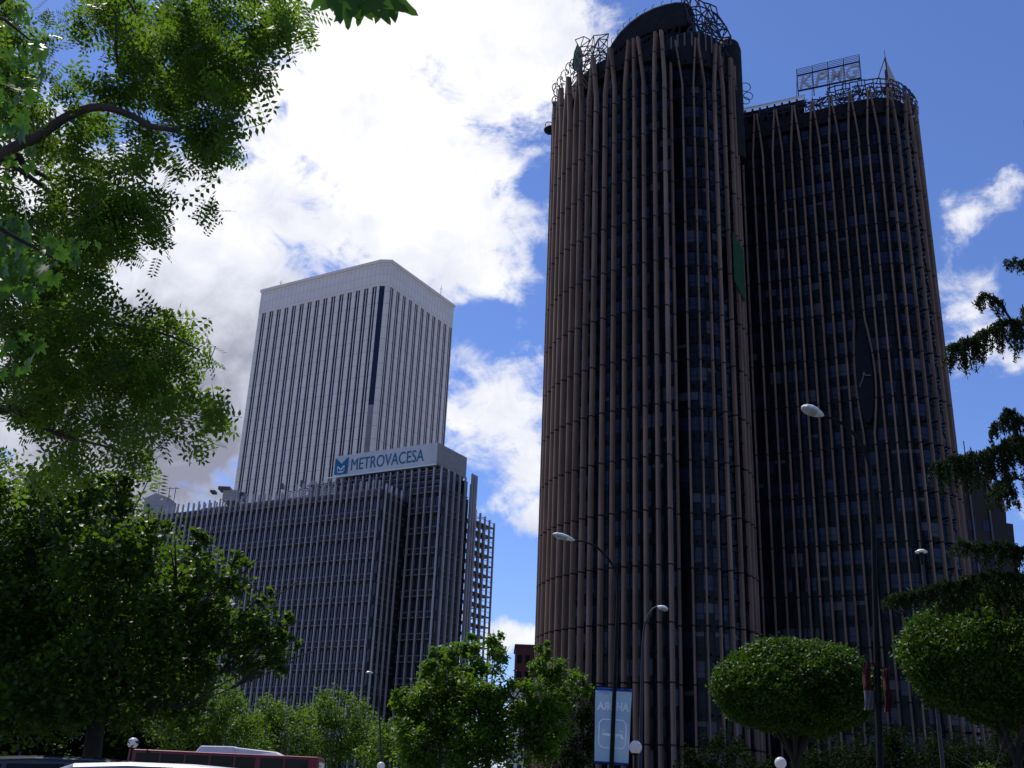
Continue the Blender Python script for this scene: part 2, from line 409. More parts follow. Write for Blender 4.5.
def on_curve(line, az):
    best = None
    for i in range(len(line)-1):
        a, c = line[i], line[i+1]
        fa = a.x-az*a.y; fc = c.x-az*c.y
        if fa*fc <= 0 and (fa != fc):
            t = fa/(fa-fc); q = a.lerp(c, t)
            if best is None or q.y < best[0].y: best = (q, (c-a).normalized())
    return best

# ---- front tower
c1 = (20, 152)
t1 = thing('round_ribbed_tower', 'nearer dark brown ribbed office tower with a sloping hood and steel lattice on its roof', 'office tower', (20, 152, 0))
lineA = curve_pts([(9.7, 168), (6.4, 162.5), (5.4, 157.5), (5.75, 153), (7.2, 148.2), (9.3, 144.6), (11.6, 141.7), (14.5, 139.2), (17.8, 137.0), (21.9, 134.8)])
lineB = curve_pts([(22.9, 137.9), (25.6, 136.7), (28.6, 136.9), (31.2, 138.4), (33.2, 140.6), (34.6, 143.4), (35.3, 147), (35.2, 152), (33.5, 158), (29, 165)])
azA = [ .0433, .0474, .0525, .0591, .0657, .0738, .0819, .0921, .1028, .1145, .1253, .1358, .1481, .1598]
mullA = []
for az in azA:
    q = on_curve(lineA, az)
    if q: mullA.append(q)
LA = resample(lineA, 1.9)
extra = [(p, t) for p, t in zip(LA, tangents(LA)) if p.y > mullA[0][0].y+1.2 or p.y > 152.6 and p.x < 7]
mullA = [e for e in extra if e[0].y > mullA[0][0].y+1.0] + mullA
azB = [.1674, .1807, .1935, .2062, .2174, .2276, .2358, .2430]
mullB = [on_curve(lineB, az) for az in azB]; mullB = [m for m in mullB if m]
LBr = resample(lineB, 1.9); lastB = mullB[-1][0]
mullB += [(p, t) for p, t in zip(LBr, tangents(LBr)) if p.y > lastB.y+1.3]
shA = {}
nA = len(mullA)
pat = [-.5, .5]          # pairs leaning together, counted from the flat end
tail = [.35, -.45, .75, -.85, 0, .55][::-1]
fixed = {nA-1: -.35, nA-2: .3, nA-3: -.85, nA-4: -.1, nA-5: .6, nA-6: -.8, nA-7: .8}
for i in range(nA):
    if i in fixed: s = fixed[i]
    else: s = .75 if (nA-8-i) % 2 else -.75
    p, t = mullA[i]; nrm = Vector((t.y, -t.x))
    mullion_mesh(p, t, nrm, HT, .47, .85, s).build('mullion', 'mullion', t1)
fB = [0, -.9, .45, -.9, .6, -.7, .5, -.6]
for i, (p, t) in enumerate(mullB):
    s = fB[i] if i < len(fB) else (.6 if i % 2 else -.6)
    nrm = Vector((t.y, -t.x))
    mullion_mesh(p, t, nrm, HT if i else 111, .27 if 0 < i < 4 else .42, .55, s).build('mullion', 'mullion', t1)
for ln, sd in ((lineA, 1), (lineB, 5)):
    rs = resample(ln, 1.75)
    w, inn = ribbon_floors(t1, rs, 1.55 if ln is lineA else 1.3, NF, 113, seed=sd, blind_p=.05 if ln is lineA else .16)
    w.build('wall', 'spandrel', t1)
# solid plant-floor core, roof slab and the narrow recess between the two wings
def inset_line(ln, d):
    return [p - Vector((t.y, -t.x))*d for p, t in zip(ln, tangents(ln))]
coreA = inset_line(resample(lineA, 1.5), 2.4); coreB = inset_line(resample(lineB, 1.5), 2.2)
b = MB(); poly = [(p.x, p.y) for p in coreA[:-1]] + [(20.8, 139.2)] + [(p.x, p.y) for p in coreB[1:]]
b.prism(poly, 0, 112.6); b.build('core', 'spandrel', t1)
b = MB(); lo = inset_line(resample(lineA, 1.5), .75); hi = inset_line(resample(lineB, 1.5), .6)
polyr = [(p.x, p.y) for p in lo] + [(p.x, p.y) for p in hi]
b.prism(polyr, 110.6, 113.4); b.prism([(p[0]*.96+20*.04, p[1]*.96+152*.04) for p in polyr], 113.4, 114.6)
b.build('roof_parapet', 'parapet', t1)
b = MB(); b.box(21.6, 22.7, 136.6, 139, 0, 112.8); b.build('recess_panel', 'spandrel', t1)
# round drum at the right end of the roof
b = MB()
q = ray(741.5, 60); azr = q.x/q.y
cx, cy, rd = 34.1, 145.2, 0
rd = (azr*cy-cx)/math.sqrt(1+azr*azr)
b.lathe([(0, 98), (rd, 98), (rd, 119.6), (rd*.85, 120.9), (rd*.5, 121.7), (0, 121.9)], (cx, cy, 0), 32); b.build('roof_drum', 'parapet', t1)
b = MB(); b.lathe([(5.4, 113.5), (5.4, 117.6), (5.0, 118.0), (0, 118)], (27.2, 143.5, 0), 30)
for k in range(30):
    a = 2*math.pi*k/30; b.bar((27.2+5.5*math.cos(a), 143.5+5.5*math.sin(a), 114), (27.2+5.5*math.cos(a), 143.5+5.5*math.sin(a), 117.4), .25, .25, 1)
b.build('roof_drum', ['parapet', 'rustlat'], t1)
# sloping hood
prof = [(604, 60), (606, 53), (611, 43), (619, 31.5), (629, 21.5), (640, 13.5), (652, 7.5), (664, 3.4), (675, 1.2), (685, 1.2), (691, 4.5), (694, 12), (692, 20), (685, 25), (668, 28), (648, 33), (630, 41), (616, 50)]
def onp(px, py, yy0=141.5, x0=20., slope=-.25):
    d = ray(px, py)   # vertical plane through (x0,yy0) with given slope dy/dx
    k = (yy0-slope*x0)/(d.y-slope*d.x); return EYE+d*k
P = [onp(*p) for p in prof]
b = MB(); bv = Vector((2.2, 8, -.5))
b.slab([p for p in P], bv)
hood = b.build('roof_hood', 'parapet', t1, bevel=.35)
b = MB()
for px, py in [(606, 55), (612, 43), (618, 35), (624, 28), (630, 23), (637, 18.5), (645, 14), (653, 10), (662, 6.5), (672, 4.5), (682, 3.5)]:
    p = onp(px, py+1); b.tube([p, p+Vector((-.15, 0, 1.0)), p+Vector((.25, 0, 1.35))], .055, 5)
for px, py, h in [(722, 44, 3.6), (726, 46, 2.2)]:
    p = onp(px, py); b.tube([p, p+Vector((.3, 0, h*.6)), p+Vector((.9, 0, h))], .09, 5)
b.build('roof_spikes', 'lattice', t1)
# steel space lattice round the hood
def lattice(root, corners, rows, cols, depth, w, mtl, seed, name='roof_lattice', jit=.35, drop=.12):
    rr = random.Random(seed); A, B_, C_, D_ = [Vector(c) for c in corners]   # bottom-left, bottom-right, top-right, top-left
    G = []
    for lay in (0, 1):
        g = []
        for i in range(rows+1):
            g.append([(A.lerp(B_, j/cols)).lerp(D_.lerp(C_, j/cols), i/rows) + Vector((rr.uniform(-jit, jit), lay*depth+rr.uniform(-jit, jit), rr.uniform(-jit, jit))) for j in range(cols+1)])
        G.append(g)
    b = MB()
    for lay in (0, 1):
        for i in range(rows+1):
            for j in range(cols+1):
                for di, dj in ((0, 1), (1, 0), (1, 1), (1, -1)):
                    if di == 1 and dj != 0 and rr.random() < .5: continue
                    if i+di <= rows and 0 <= j+dj <= cols and rr.random() > drop: b.bar(G[lay][i][j], G[lay][i+di][j+dj], w)
                if lay == 0 and rr.random() < .6: b.bar(G[0][i][j], G[1][i][j], w)
    return b.build(name, mtl, root)
lattice(t1, [onp(606, 72), onp(676, 52), onp(680, 26), onp(612, 50)], 4, 11, 3.5, .26, 'parapet', 12, name='hood_truss', jit=.3, drop=.05)
b = MB()
for k in range(9): b.bar(onp(612+k*8, 66-k*2.4)+Vector((0, 2.5, 0)), onp(612+k*8, 46-k*2.6)+Vector((0, 3, 0)), .7)
b.build('hood_column', 'parapet', t1)
lattice(t1, [onp(688, 40), onp(733, 46), onp(716, 8), onp(684, -6)], 5, 5, 2.5, .17, 'lattice', 3)
lattice(t1, [onp(572, 76), onp(607, 60), onp(607, 33), onp(577, 38)], 4, 5, 3, .12, 'rustlat', 4, jit=.45)
b = MB()
for (px, py, r) in [(553, 97, .7), (555, 88, .8), (558, 78, .7), (563, 72, 1.0), (567, 64, .8), (553, 84, .6), (571, 60, .7), (560, 84, .6)]:
    r *= .68; px += 2
    c = at(px, py, 152); pts = [c+Vector((r*math.cos(a*math.pi/5), .2*a, r*1.3*math.sin(a*math.pi/5))) for a in range(-2, 9)]; b.tube(pts, .09, 5)
    b.bar(c-Vector((-.4, 0, 2.2)), c, .12)
b.build('edge_hoops', 'lattice', t1); b = MB()
c = at(549, 128, 157)
for (dx, dz, r) in [(0, .6, .7), (.3, -.8, .6)]:
    pts = [c+Vector((dx+r*math.cos(a*math.pi/5), 0, dz+r*math.sin(a*math.pi/5))) for a in range(0, 10)]; b.tube(pts, .08, 5)
b.build('edge_hoops', 'lattice', t1); b = MB()
c = at(745, 90, 150)
for (dx, dz, r) in [(.1, .6, .9), (.5, -1.2, .8), (.0, -2.2, .7)]:
    pts = [c+Vector((dx+r*math.cos(a*math.pi/5), 0, dz+r*math.sin(a*math.pi/5))) for a in range(-5, 6)]; b.tube(pts, .08, 5)
b.build('edge_hoops', 'lattice', t1)
b = MB(); c = at(550, 130, 157); b.lathe([(0, -.6), (.9, -.45), (1.15, 0), (.9, .45), (0, .6)], c, 14); b.bar(c, c+Vector((2, 0, 0)), .3); b.build('floodlight', 'parapet', t1, smooth=True)
b = MB(); pl = [onp(p, q, 147) for p, q in [(572, 66), (574, 52), (577.5, 43), (581, 50), (582, 62), (578, 68)]]; b.slab(pl, (.3, 1.0, 0)); b.build('green_cover', 'green_net', t1)
b = MB()
p, t = mullB[5]; n_ = Vector((t.y, -t.x))
zt = atz
def zat(px, py, yy): return at(px, py, yy).z
z1_ = zat(738, 233, p.y); z0_ = zat(738, 290, p.y)
q0 = p+t*.1+n_*.62; q1 = mullB[7][0]+n_*.5
b.slab([(q0.x, q0.y, z0_+1.2), (q1.x, q1.y, z0_-.6), (q1.x, q1.y, z1_-1.4), (q0.x, q0.y, z1_)], (n_.x*.08, n_.y*.08, 0)); b.build('green_cover', 'green_net', t1)

# ---- rear tower
t2 = thing('round_ribbed_tower', 'farther dark ribbed office tower on the right with a lettered sign on its roof', 'office tower', (52, 162, 0))
lineC = curve_pts([(34.5, 158.3), (39.6, 156.4), (45, 153.9), (50.5, 151.1), (56, 148.3), (59.5, 147.0), (62.3, 147.1), (64.8, 148.2), (67.0, 150.3), (68.6, 153.3), (69.3, 157), (69.0, 163), (67, 169)])
xs = [18, 58, 97, 133, 172, 211, 250, 289, 328, 368, 408, 446, 490, 530, 570, 605, 632, 655]
azC = []
for x in xs:
    r_ = ray(764+x/3.838, 266); azC.append(r_.x/r_.y)
azC = [azC[0]-.0113*k for k in (3, 2, 1)] + azC
mullC = [on_curve(lineC, a) for a in azC]; mullC = [m for m in mullC if m]
LC = resample(lineC, 1.9); lastC = mullC[-1][0]
mullC += [(p, t) for p, t in zip(LC, tangents(LC)) if p.x > 60 and p.y > lastC.y+1.3]
r_ = ray(862, 375); azclk = r_.x/r_.y
ci = min(range(len(mullC)-1), key=lambda i: abs((mullC[i][0].x/mullC[i][0].y+mullC[i+1][0].x/mullC[i+1][0].y)/2-azclk))
pc = mullC[ci][0].lerp(mullC[ci+1][0], .5); zc = at(862, 375, pc.y).z
for i, (p, t) in enumerate(mullC):
    s = .62 if i % 2 == 0 else -.62
    bl = (zc, 9.5, -.55) if i == ci else ((zc, 9.5, .85) if i == ci+1 else None)
    nrm = Vector((t.y, -t.x))
    mullion_mesh(p, t, nrm, HT, .31, .55, s, bl).build('mullion', 'mullion', t2)
rs = resample(lineC, 1.75)
w, inn = ribbon_floors(t2, rs, 1.3, NF, 113, seed=9, blind_p=.10); w.build('wall', 'spandrel', t2)
cC = inset_line(resample(lineC, 1.5), 2.2)
b = MB(); b.prism([(p.x, p.y) for p in cC]+[(60, 176), (40, 178), (33, 168)], 0, 112.6); b.build('core', 'spandrel', t2)
lo = inset_line(resample(lineC, 1.5), .7)
b = MB(); pr = [(p.x, p.y) for p in lo]+[(60, 177), (39, 179), (33, 168)]; b.prism(pr, 110.6, 113.6); b.build('roof_parapet', 'parapet', t2)
# clock in its lens-shaped niche
tg = mullC[ci][1]; nr = Vector((tg.y, -tg.x))
b = MB(); pts = []
for k in range(24):
    a = 2*math.pi*k/24; q = pc + tg*(1.25*math.cos(a))+nr*(-.1); pts.append((q.x, q.y, zc+7.8*math.sin(a)))
b.slab(pts, (-nr.x*.8, -nr.y*.8, 0)); cf = b.build('clock_niche', 'spandrel', t2)
b = MB(); q = Vector((pc.x, pc.y, zc))+Vector((nr.x, nr.y, 0))*.1; tv = Vector((tg.x, tg.y, 0))
b.bar(q, q+tv*1.0-Vector((0, 0, .25)), .16); b.bar(q, q-tv*.8-Vector((0, 0, 1.9)), .13); b.bar(q-tv*.1, q+tv*.1+Vector((0, 0, .4)), .25)
b.build('clock_hands', 'fin_dim', cf)
# roof lattice screen
ring = inset_line(resample(lineC, 1.3), 0.6)
b = MB(); rr = random.Random(5)
R2 = [p for p in ring if p.x > 41 and p.y < 160]
for i in range(len(R2)-1):
    a, c = R2[i], R2[i+1]
    hi_ = 3.0 if a.x > 52 else 1.6
    for z in (114.6, 115.6, 116.4, 117.4)[:4 if a.x > 52 else 2]:
        b.bar((a.x+rr.uniform(-.2, .2), a.y, z+rr.uniform(-.2, .2)), (c.x, c.y, z+rr.uniform(-.2, .2)), .16)
    b.bar((a.x, a.y, 113.2), (a.x+rr.uniform(-.3, .3), a.y, 114.4+hi_), .14)
    if rr.random() < .8: b.bar((a.x, a.y, 113.6), (c.x, c.y+.3, 113.9+hi_), .12)
    if rr.random() < .6: b.bar((c.x, c.y+1.2, 114.0), (a.x, a.y+.3, 114.1+hi_), .12)
    for q_ in range(8 if a.x > 50 else 1):
        b.bar((a.x+rr.uniform(-.8, .8), a.y+rr.uniform(0, 2.2), 113.8+rr.uniform(0, 3)), (c.x+rr.uniform(-.8, .8), c.y+rr.uniform(0, 2.2), 113.8+rr.uniform(0, 3.2)), .13)
    if a.x > 61:
        o_ = Vector((a.x-56, a.y-158)).normalized()
        pts = [Vector((a.x, a.y, 117.3)), Vector((a.x+o_.x*.5, a.y+o_.y*.5, 116.9)), Vector((a.x+o_.x*1.0, a.y+o_.y*1.0, 115.4+rr.uniform(-.5, .5))), Vector((a.x+o_.x*.6, a.y+o_.y*.6, 113.6))]
        b.tube(pts, .11, 5); b.bar(pts[2], Vector((c.x, c.y, 117.2)), .1)
b.build('roof_lattice', 'lattice', t2)
b = MB()
R3 = [p for p in ring if 37 < p.x < 49.5]
for i in range(len(R3)-1):
    a, c = R3[i], R3[i+1]
    b.hexa([Vector(q) for q in ((a.x, a.y-.5, 116.7), (c.x, c.y-.5, 116.7), (c.x, c.y+.6, 117.0), (a.x, a.y+.6, 117.0), (a.x, a.y-.5, 116.95), (c.x, c.y-.5, 116.95), (c.x, c.y+.6, 117.25), (a.x, a.y+.6, 117.25))])
b.build('roof_rim', 'rim', t2)
b = MB()
for i in range(len(R3)-1):
    a, c = R3[i], R3[i+1]; b.bar((a.x, a.y, 113.4), (a.x, a.y+.2, 116.7), .3); b.bar((a.x, a.y+.1, 113.4), (c.x, c.y+.1, 116.6), .16); b.bar((a.x, a.y+.1, 115.2), (c.x, c.y+.1, 115.2), .5)
b.build('roof_truss', 'parapet', t2)
b = MB()
for i in range(len(R3)-1):
    a, c = R3[i], R3[i+1]; b.hexa([Vector(q) for q in ((a.x, a.y+.7, 113), (c.x, c.y+.7, 113), (c.x, c.y+1.1, 113), (a.x, a.y+1.1, 113), (a.x, a.y+.7, 116.7), (c.x, c.y+.7, 116.7), (c.x, c.y+1.1, 116.7), (a.x, a.y+1.1, 116.7))])
b.build('roof_screen_wall', 'parapet', t2)
for (px, py, px2, py2) in [(885, 57.5, 912, 116)]:
    apx = at(885, 57.5, 152); b1 = at(889, 92, 151); b2 = at(902, 94, 152.5); b3 = at(886, 95, 155)
    b = MB(); b.add([apx, b1, b2, b3], [(0, 1, 2), (0, 2, 3), (0, 3, 1), (1, 3, 2)]); b.build('roof_pyramid', 'sign_side', t2)
    b = MB(); b.bar(apx, at(876, 84, 151), .16); b.bar(apx, apx+Vector((0, 0, 1.6)), .08); b.bar(apx, b1, .22); b.bar(at(886, 95, 151), at(885.5, 70, 151), .3); b.build('pyramid_stay', 'lattice', t2)
# sign
SL, SR = at(798, 91, 154), at(861, 78, 150.5)
TLz, TRz = at(797.5, 69.5, 154).z, at(859, 54.5, 150.5).z
sg = thing('rooftop_letter_sign', 'grey steel rooftop sign frame with four slanted pale letters above the farther ribbed tower', 'sign', (SL.x, SL.y, 117))
def sp(u, v):
    p = SL.lerp(SR, u); zt_ = TLz+(TRz-TLz)*u; return Vector((p.x, p.y, p.z+(zt_-p.z)*v))
b = MB()
for u in (0, .25, .5, .75, 1.0): b.bar(sp(u, -.35), sp(u, 1), .16)
for k in range(4):
    for v in (1.0, .93, .86, .79): b.bar(sp(k*.25+.015, v), sp(k*.25+.235, v), .07)
    for v in (.62, .5, .38, .26, .14): b.bar(sp(k*.25+.015, v), sp(k*.25+.235, v), .05)
b.bar(sp(0, .7), sp(1, .7), .22); b.bar(sp(0, 0), sp(1, 0), .25)
for u in (0, .25, .5, .75, 1.0): b.bar(sp(u, .9), sp(u, -.3)+Vector((.5, 3, 0)), .1)
b.build('sign_frame', 'lattice', sg)
def text_obj(name, s, m, parent, T, size, extrude=.05, shear=0, bold=0.0, width=None, spacing=1.0):
    cu = bpy.data.curves.new(name, 'FONT'); cu.body = s; cu.size = size; cu.extrude = extrude; cu.shear = shear; cu.offset = bold; cu.space_character = spacing
    o = bpy.data.objects.new(name, cu); COL.objects.link(o)
    dg = bpy.context.evaluated_depsgraph_get(); me = bpy.data.meshes.new_from_object(o.evaluated_get(dg)); bpy.data.objects.remove(o)
    me.name = name; me.materials.clear(); me.materials.append(MT[m])
    if width:
        xs_ = [v.co.x for v in me.vertices]; w0 = max(xs_)-min(xs_); me.transform(Matrix.Translation((-min(xs_), 0, 0))); me.transform(Matrix.Diagonal((width/w0, 1, 1, 1)))
    me.transform(T); return link(name, me, parent)
def frameT(o, xdir, zdir=Vector((0, 0, 1))):
    x = xdir.normalized(); y = zdir.normalized(); n = x.cross(y).normalized()
    m = Matrix((x, y, n)).transposed().to_4x4(); m.translation = o; return m
for k, ch in enumerate('KPMG'):
    o_ = sp(k*.245+.02, .04)+Vector((0, -.35, 0)); tt = frameT(o_, SR-SL)
    text_obj('letter', ch, 'fin', sg, tt, 3.6, .12, .25, .05, width=(SR-SL).length*.215)

# ================================================================== WHITE TOWER
A_, B_, D_ = Vector((-85.5, 319.8)), Vector((-41.5, 293.5)), Vector((-20.6, 325.8))
uang = math.atan2(26.3, -44.0)-math.pi
pw = thing('white_office_tower', 'tall white office tower with narrow dark vertical window strips', 'office tower', (B_.x, B_.y, 0), uang)
PT = WM[pw]
W_, DP, HP, ZS = 51.2, 37.5, 155.0, 146.0
ch = 1.5
b = MB(); b.prism([(-W_, .6), (-ch-.3, .6), (ch*.5, 1.9), (ch+.6-1.2, 2.6), (ch+.6-1.2, DP), (-W_, DP)], 0, 153)
for i, v in enumerate(b.v): b.v[i] = tuple(PT @ Vector(v))
b.build('core', 'pic_glass', pw)
lc = [-(3.0+3.27*i) for i in range(15)]; sw = 1.75
b = MB(); edges = [-ch]+[e for c in lc for e in (c+sw/2, c-sw/2)]+[-W_]
for i in range(0, len(edges), 2): b.box(edges[i+1], edges[i], 0, .9, 0, ZS, PT)
rx = ch   # right face plane x = rx
rc = [ch+1.6+3.34*i for i in range(11)]
edges2 = [ch+.1]+[e for c in rc for e in (c-sw/2, c+sw/2)]+[DP]
for i in range(0, len(edges2), 2): b.box(rx-.9, rx, edges2[i], edges2[i+1], 0, ZS, PT)
b.box(-W_, -W_+.9, .95, DP, 0, ZS, PT); b.box(-W_+.95, rx-.95, DP-.6, DP, 0, ZS, PT)
b.build('cladding_piers', 'pic', pw)
b = MB()
for c in lc: b.box(c-.12, c+.12, .12, .30, 0, ZS-.1, PT)
for c in rc: b.box(rx-.30, rx-.12, c-.12, c+.12, 0, ZS-.1, PT)
b.build('strip_dividers', 'pic', pw)
for c in lc:
    b = MB(); b.box(c-sw/2+.02, c+sw/2-.02, .31, .45, 0, ZS-.05, PT); b.build('window_strip', 'pic_glass', pw)
for c in rc:
    b = MB(); b.box(rx-.45, rx-.31, c-sw/2+.02, c+sw/2-.02, 0, ZS-.05, PT); b.build('window_strip', 'pic_glass', pw)
# chamfered corner: glass above, lighter service panel below
zsp = zat(371, 405, 294.5)
cp = [(-ch, .02), (rx-.02, ch), (rx-.9, ch+.6), (-ch-.4, .9)]
def tp(l): return [tuple((PT @ Vector((x, y, 0)))[:2]) for x, y in l]
b = MB(); b.prism(tp(cp), 0, ZS-.02); b.build('corner_pier', 'pic', pw)
def cq(t, o): return ((-ch)*(1-t)+(rx-.02)*t+o*.45, .02*(1-t)+ch*t-o*.89)
st2 = [cq(.10, .03), cq(.60, .03), cq(.60, -.2), cq(.10, -.2)]
b = MB(); b.prism(tp(st2), zsp, ZS-.1); b.build('corner_window_strip', 'pic_glass', pw)
b = MB(); b.prism(tp(st2), 0, zsp-.01); b.build('corner_service_panel', 'pic_panel', pw)
b = MB(); b.prism(tp([(-W_-.05, -.06), (-ch, -.06), (rx+.06, ch), (rx+.06, DP+.06), (-W_-.05, DP+.06)]), ZS, HP-1); b.build('cornice', 'pic_top', pw)
b = MB(); b.prism(tp([(-W_-.35, -.4), (-ch+.1, -.4), (rx+.4, ch-.1), (rx+.4, DP+.4), (-W_-.35, DP+.4)]), HP-1, HP); b.build('roof_rim', 'pic', pw)
b = MB()
for x, y, h in [(-45, 2, 3.2), (1, 30, 4.0), (-30, 12, 2)]:
    p = PT @ Vector((x, y, HP)); b.bar(p, p+Vector((0, 0, h)), .12); b.bar(p+Vector((-.5, 0, h*.7)), p+Vector((.5, 0, h*.7)), .1)
b.build('roof_antenna', 'darksteel', pw)

# ================================================================== LOUVRED OFFICE BLOCK
O1 = Vector((-22.6, 180.9))
ob = thing('louvred_office_block', 'mid rise grey office block wrapped in closely spaced vertical aluminium fins below the white tower', 'office building', (O1.x, O1.y, 0), R(-30.3))
OT = WM[ob]
def fin(x, y, z1, along='x', w=.15, d=.38, z0=0, name='fin'):
    b = MB()
    if along == 'x': b.box(x-w/2, x+w/2, y-d, y, z0, z1, OT)
    else: b.box(x, x+d, y-w/2, y+w/2, z0, z1, OT)
    return b.build(name, 'fin', ob)
FH = 3.75
def face_x(x0, x1, y, z1, fp, seed, z0=0):
    """wall parallel to local x at depth y (fins stand in front of it)"""
    nf = int(z1//FH)
    rr = random.Random(seed)
    for f in range(nf):
        zz = z1-1.2-(f+1)*FH
        if zz < 0: break
        b = MB(); b.box(x0, x1, y+1.35, y+1.45, zz+.9, zz+FH-.7, OT, 0)
        n = int((x1-x0)/(fp/2))
        for k in range(n+1):
            xx = x0+(x1-x0)*k/n; b.box(xx-.07, xx+.07, y+1.15, y+1.34, zz+.9, zz+FH-.7, OT, 1)
        b.build('window_band', ['mv_glass', 'mv_frame'], ob)
    b = MB(); b.box(x0, x1, y+1.46, y+9.8, 0, z1-.8, OT)
    for f in range(nf+1):
        zz = z1-1.2-f*FH
        if zz < .5: break
        b.box(x0, x1, y+1.0, y+1.455, zz-.7, zz+.9, OT)
    b.build('wall', 'mv_wall', ob)
    b = MB()
    for f in range(nf+1):
        zz = z1-1.2-f*FH
        if zz < .5: break
        b.box(x0, x1, y+.02, y+.10, zz+.55, zz+.75, OT, 0); b.box(x0, x1, y+.02, y+.12, zz-.45, zz-.25, OT, 0)
        b.box(x0, x1, y+.14, y+.98, zz-.42, zz-.32, OT, 1)
        n = int((x1-x0)/fp)
        for k in range(n*2+1):
            xx = x0+(x1-x0)*k/(n*2); b.box(xx-.05, xx+.05, y+.03, y+.09, zz-.2, zz+.5, OT, 1)
    b.build('sun_screen', ['fin_dim', 'mv_frame'], ob)
def face_y(x, y0, y1, z1, fp, seed):
    nf = int(z1//FH)
    b = MB()
    for f in range(nf+1):
        zz = z1-1.2-f*FH
        if zz < .5: break
        b.box(x-1.0, x-.5, y0, y1, zz-.7, zz+.9, OT, 0)
        b.box(x-.12, x-.04, y0, y1, zz+.55, zz+.75, OT, 1); b.box(x-.12, x-.02, y0, y1, zz-.45, zz-.25, OT, 1)
    b.build('sun_screen', ['mv_wall', 'fin_dim'], ob)
PX = 1.42
n1 = 47; L1 = n1*PX
for i in range(n1+1): fin(-i*PX, 0, 52.0+(.25 if i % 2 else 0))
face_x(-L1, -.2, 0, 51.0, PX, 1)
face_y(0, 1.4, 8.2, 51.0, PX, 2)
for k in range(1, 5): fin(0, k*1.6, 51.8, 'y')
# upper set-back block
Y2 = 8.0; X2 = 7.6
for i in range(0, 44): fin(X2-i*PX*1.14, Y2, 56.0 if i < 22 else 54.4, w=.17)
face_x(.4, X2-.2, Y2, 53.0, PX*1.14, 3)
b = MB(); b.box(-L1+2, .3, Y2+1.46, Y2+12, 0, 53, OT); b.build('upper_wall', 'mv_wall', ob)
b = MB()
for yy in (Y2+.03, Y2+1.1, Y2+2.2):
    for zz in (53.4, 54.5, 55.4):
        b.box(-24, X2, yy, yy+.14, zz, zz+.22, OT)
    b.box(-52, -24.1, yy, yy+.14, 53.3, 53.5, OT)
for i in range(0, 24): b.box(X2-i*1.6-.06, X2-i*1.6+.06, Y2+.2, Y2+2.2, 55.1, 55.3, OT)
b.build('roof_pergola', 'fin_dim', ob)
for k in range(1, 6): fin(X2, Y2+k*1.95, 56.0 if k < 5 else 55.2, 'y', w=.17)
face_y(X2, Y2+1.4, Y2+9.4, 53, PX, 4)
b = MB(); b.box(2, X2-1.05, Y2+1.47, Y2+9.4, 0, 52.2, OT); b.box(X2-5, X2-1.05, Y2+9.45, Y2+10.5, 0, 56, OT); b.build('side_wall', 'mv_wall', ob)
for k in range(0, 3): fin(X2+.3, Y2+9.6+k*.8, 57.2, 'y', w=.2)
# open stair frame stepping down on the right
nst = 5; zstair = 49.4
st_o = []
for k in range(nst):
    for xx in (X2+.2, X2-2.2):
        fin(xx, Y2+11.6+k*1.75, zstair+1.3*(1-k/nst), 'y', w=.17, d=.4)
b = MB(); z = 3
rr = random.Random(8)
while z < zstair:
    b.box(X2-2.3, X2+.3, Y2+10.5, Y2+18.9, z, z+.16, OT)
    for s in (0.9,): b.box(X2+.32, X2+.38, Y2+10.6, Y2+18.9, z+s, z+s+.07, OT)
    a = OT @ Vector((X2-1, Y2+11, z+.2)); c = OT @ Vector((X2-1, Y2+17, z+1.95)); b.bar(a, c, .5, .12)
    z += 1.9
b.build('open_stair', 'fin_dim', ob)
# rooftop box carrying the lettering
sx0 = (Matrix(OT).inverted() @ Vector((-34.1, 197.0, 0))); sx1 = (Matrix(OT).inverted() @ Vector((-13.04, 185.75, 0))); sx2 = (Matrix(OT).inverted() @ Vector((-7.66, 193.9, 0)))
yb = (sx0.y+sx1.y)/2; xb0, xb1, ybk = sx0.x, sx1.x, sx2.y
b = MB(); b.box(xb0, xb1, yb, ybk, 56.85, 61.0, OT, 0)
bx = b.build('sign_box', 'sign_box', ob)
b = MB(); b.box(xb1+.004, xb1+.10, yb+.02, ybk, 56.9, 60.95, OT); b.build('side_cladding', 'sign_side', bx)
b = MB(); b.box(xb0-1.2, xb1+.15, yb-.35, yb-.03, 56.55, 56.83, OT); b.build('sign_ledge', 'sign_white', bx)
b = MB()
for k in range(14): b.box(xb0+1+k*1.7, xb0+1.2+k*1.7, yb+.1, yb+.4, 53.2, 56.84, OT)
b.box(xb0+1, xb1-.3, yb+1.5, ybk-.3, 53, 56.8, OT, 1); b.build('sign_supports', ['fin_dim', 'mv_wall'], bx)
def onface(x, z): return OT @ Vector((xb0+x, yb-.04, 56.85+z))
xdir = OT.to_3x3() @ Vector((1, 0, 0))
text_obj('lettering', 'METROVACESA', 'sign_blue', bx, frameT(onface(4.1, .9), xdir), 3.35, .04, 0, 0, width=16.9)
sq = [(0.15, .35), (3.35, .35), (3.35, 3.7), (2.9, 3.45), (1.75, 2.45), (.6, 3.45), (.15, 3.7)]
b = MB(); b.slab([onface(x, z) for x, z in sq], OT.to_3x3() @ Vector((0, -.06, 0))); lg = b.build('logo', 'sign_blue', bx)
mm = [(.75, .75), (.75, 2.5), (1.75, 1.7), (2.75, 2.5), (2.75, .75), (2.3, .75), (2.3, 1.65), (1.75, 1.2), (1.2, 1.65), (1.2, .75)]
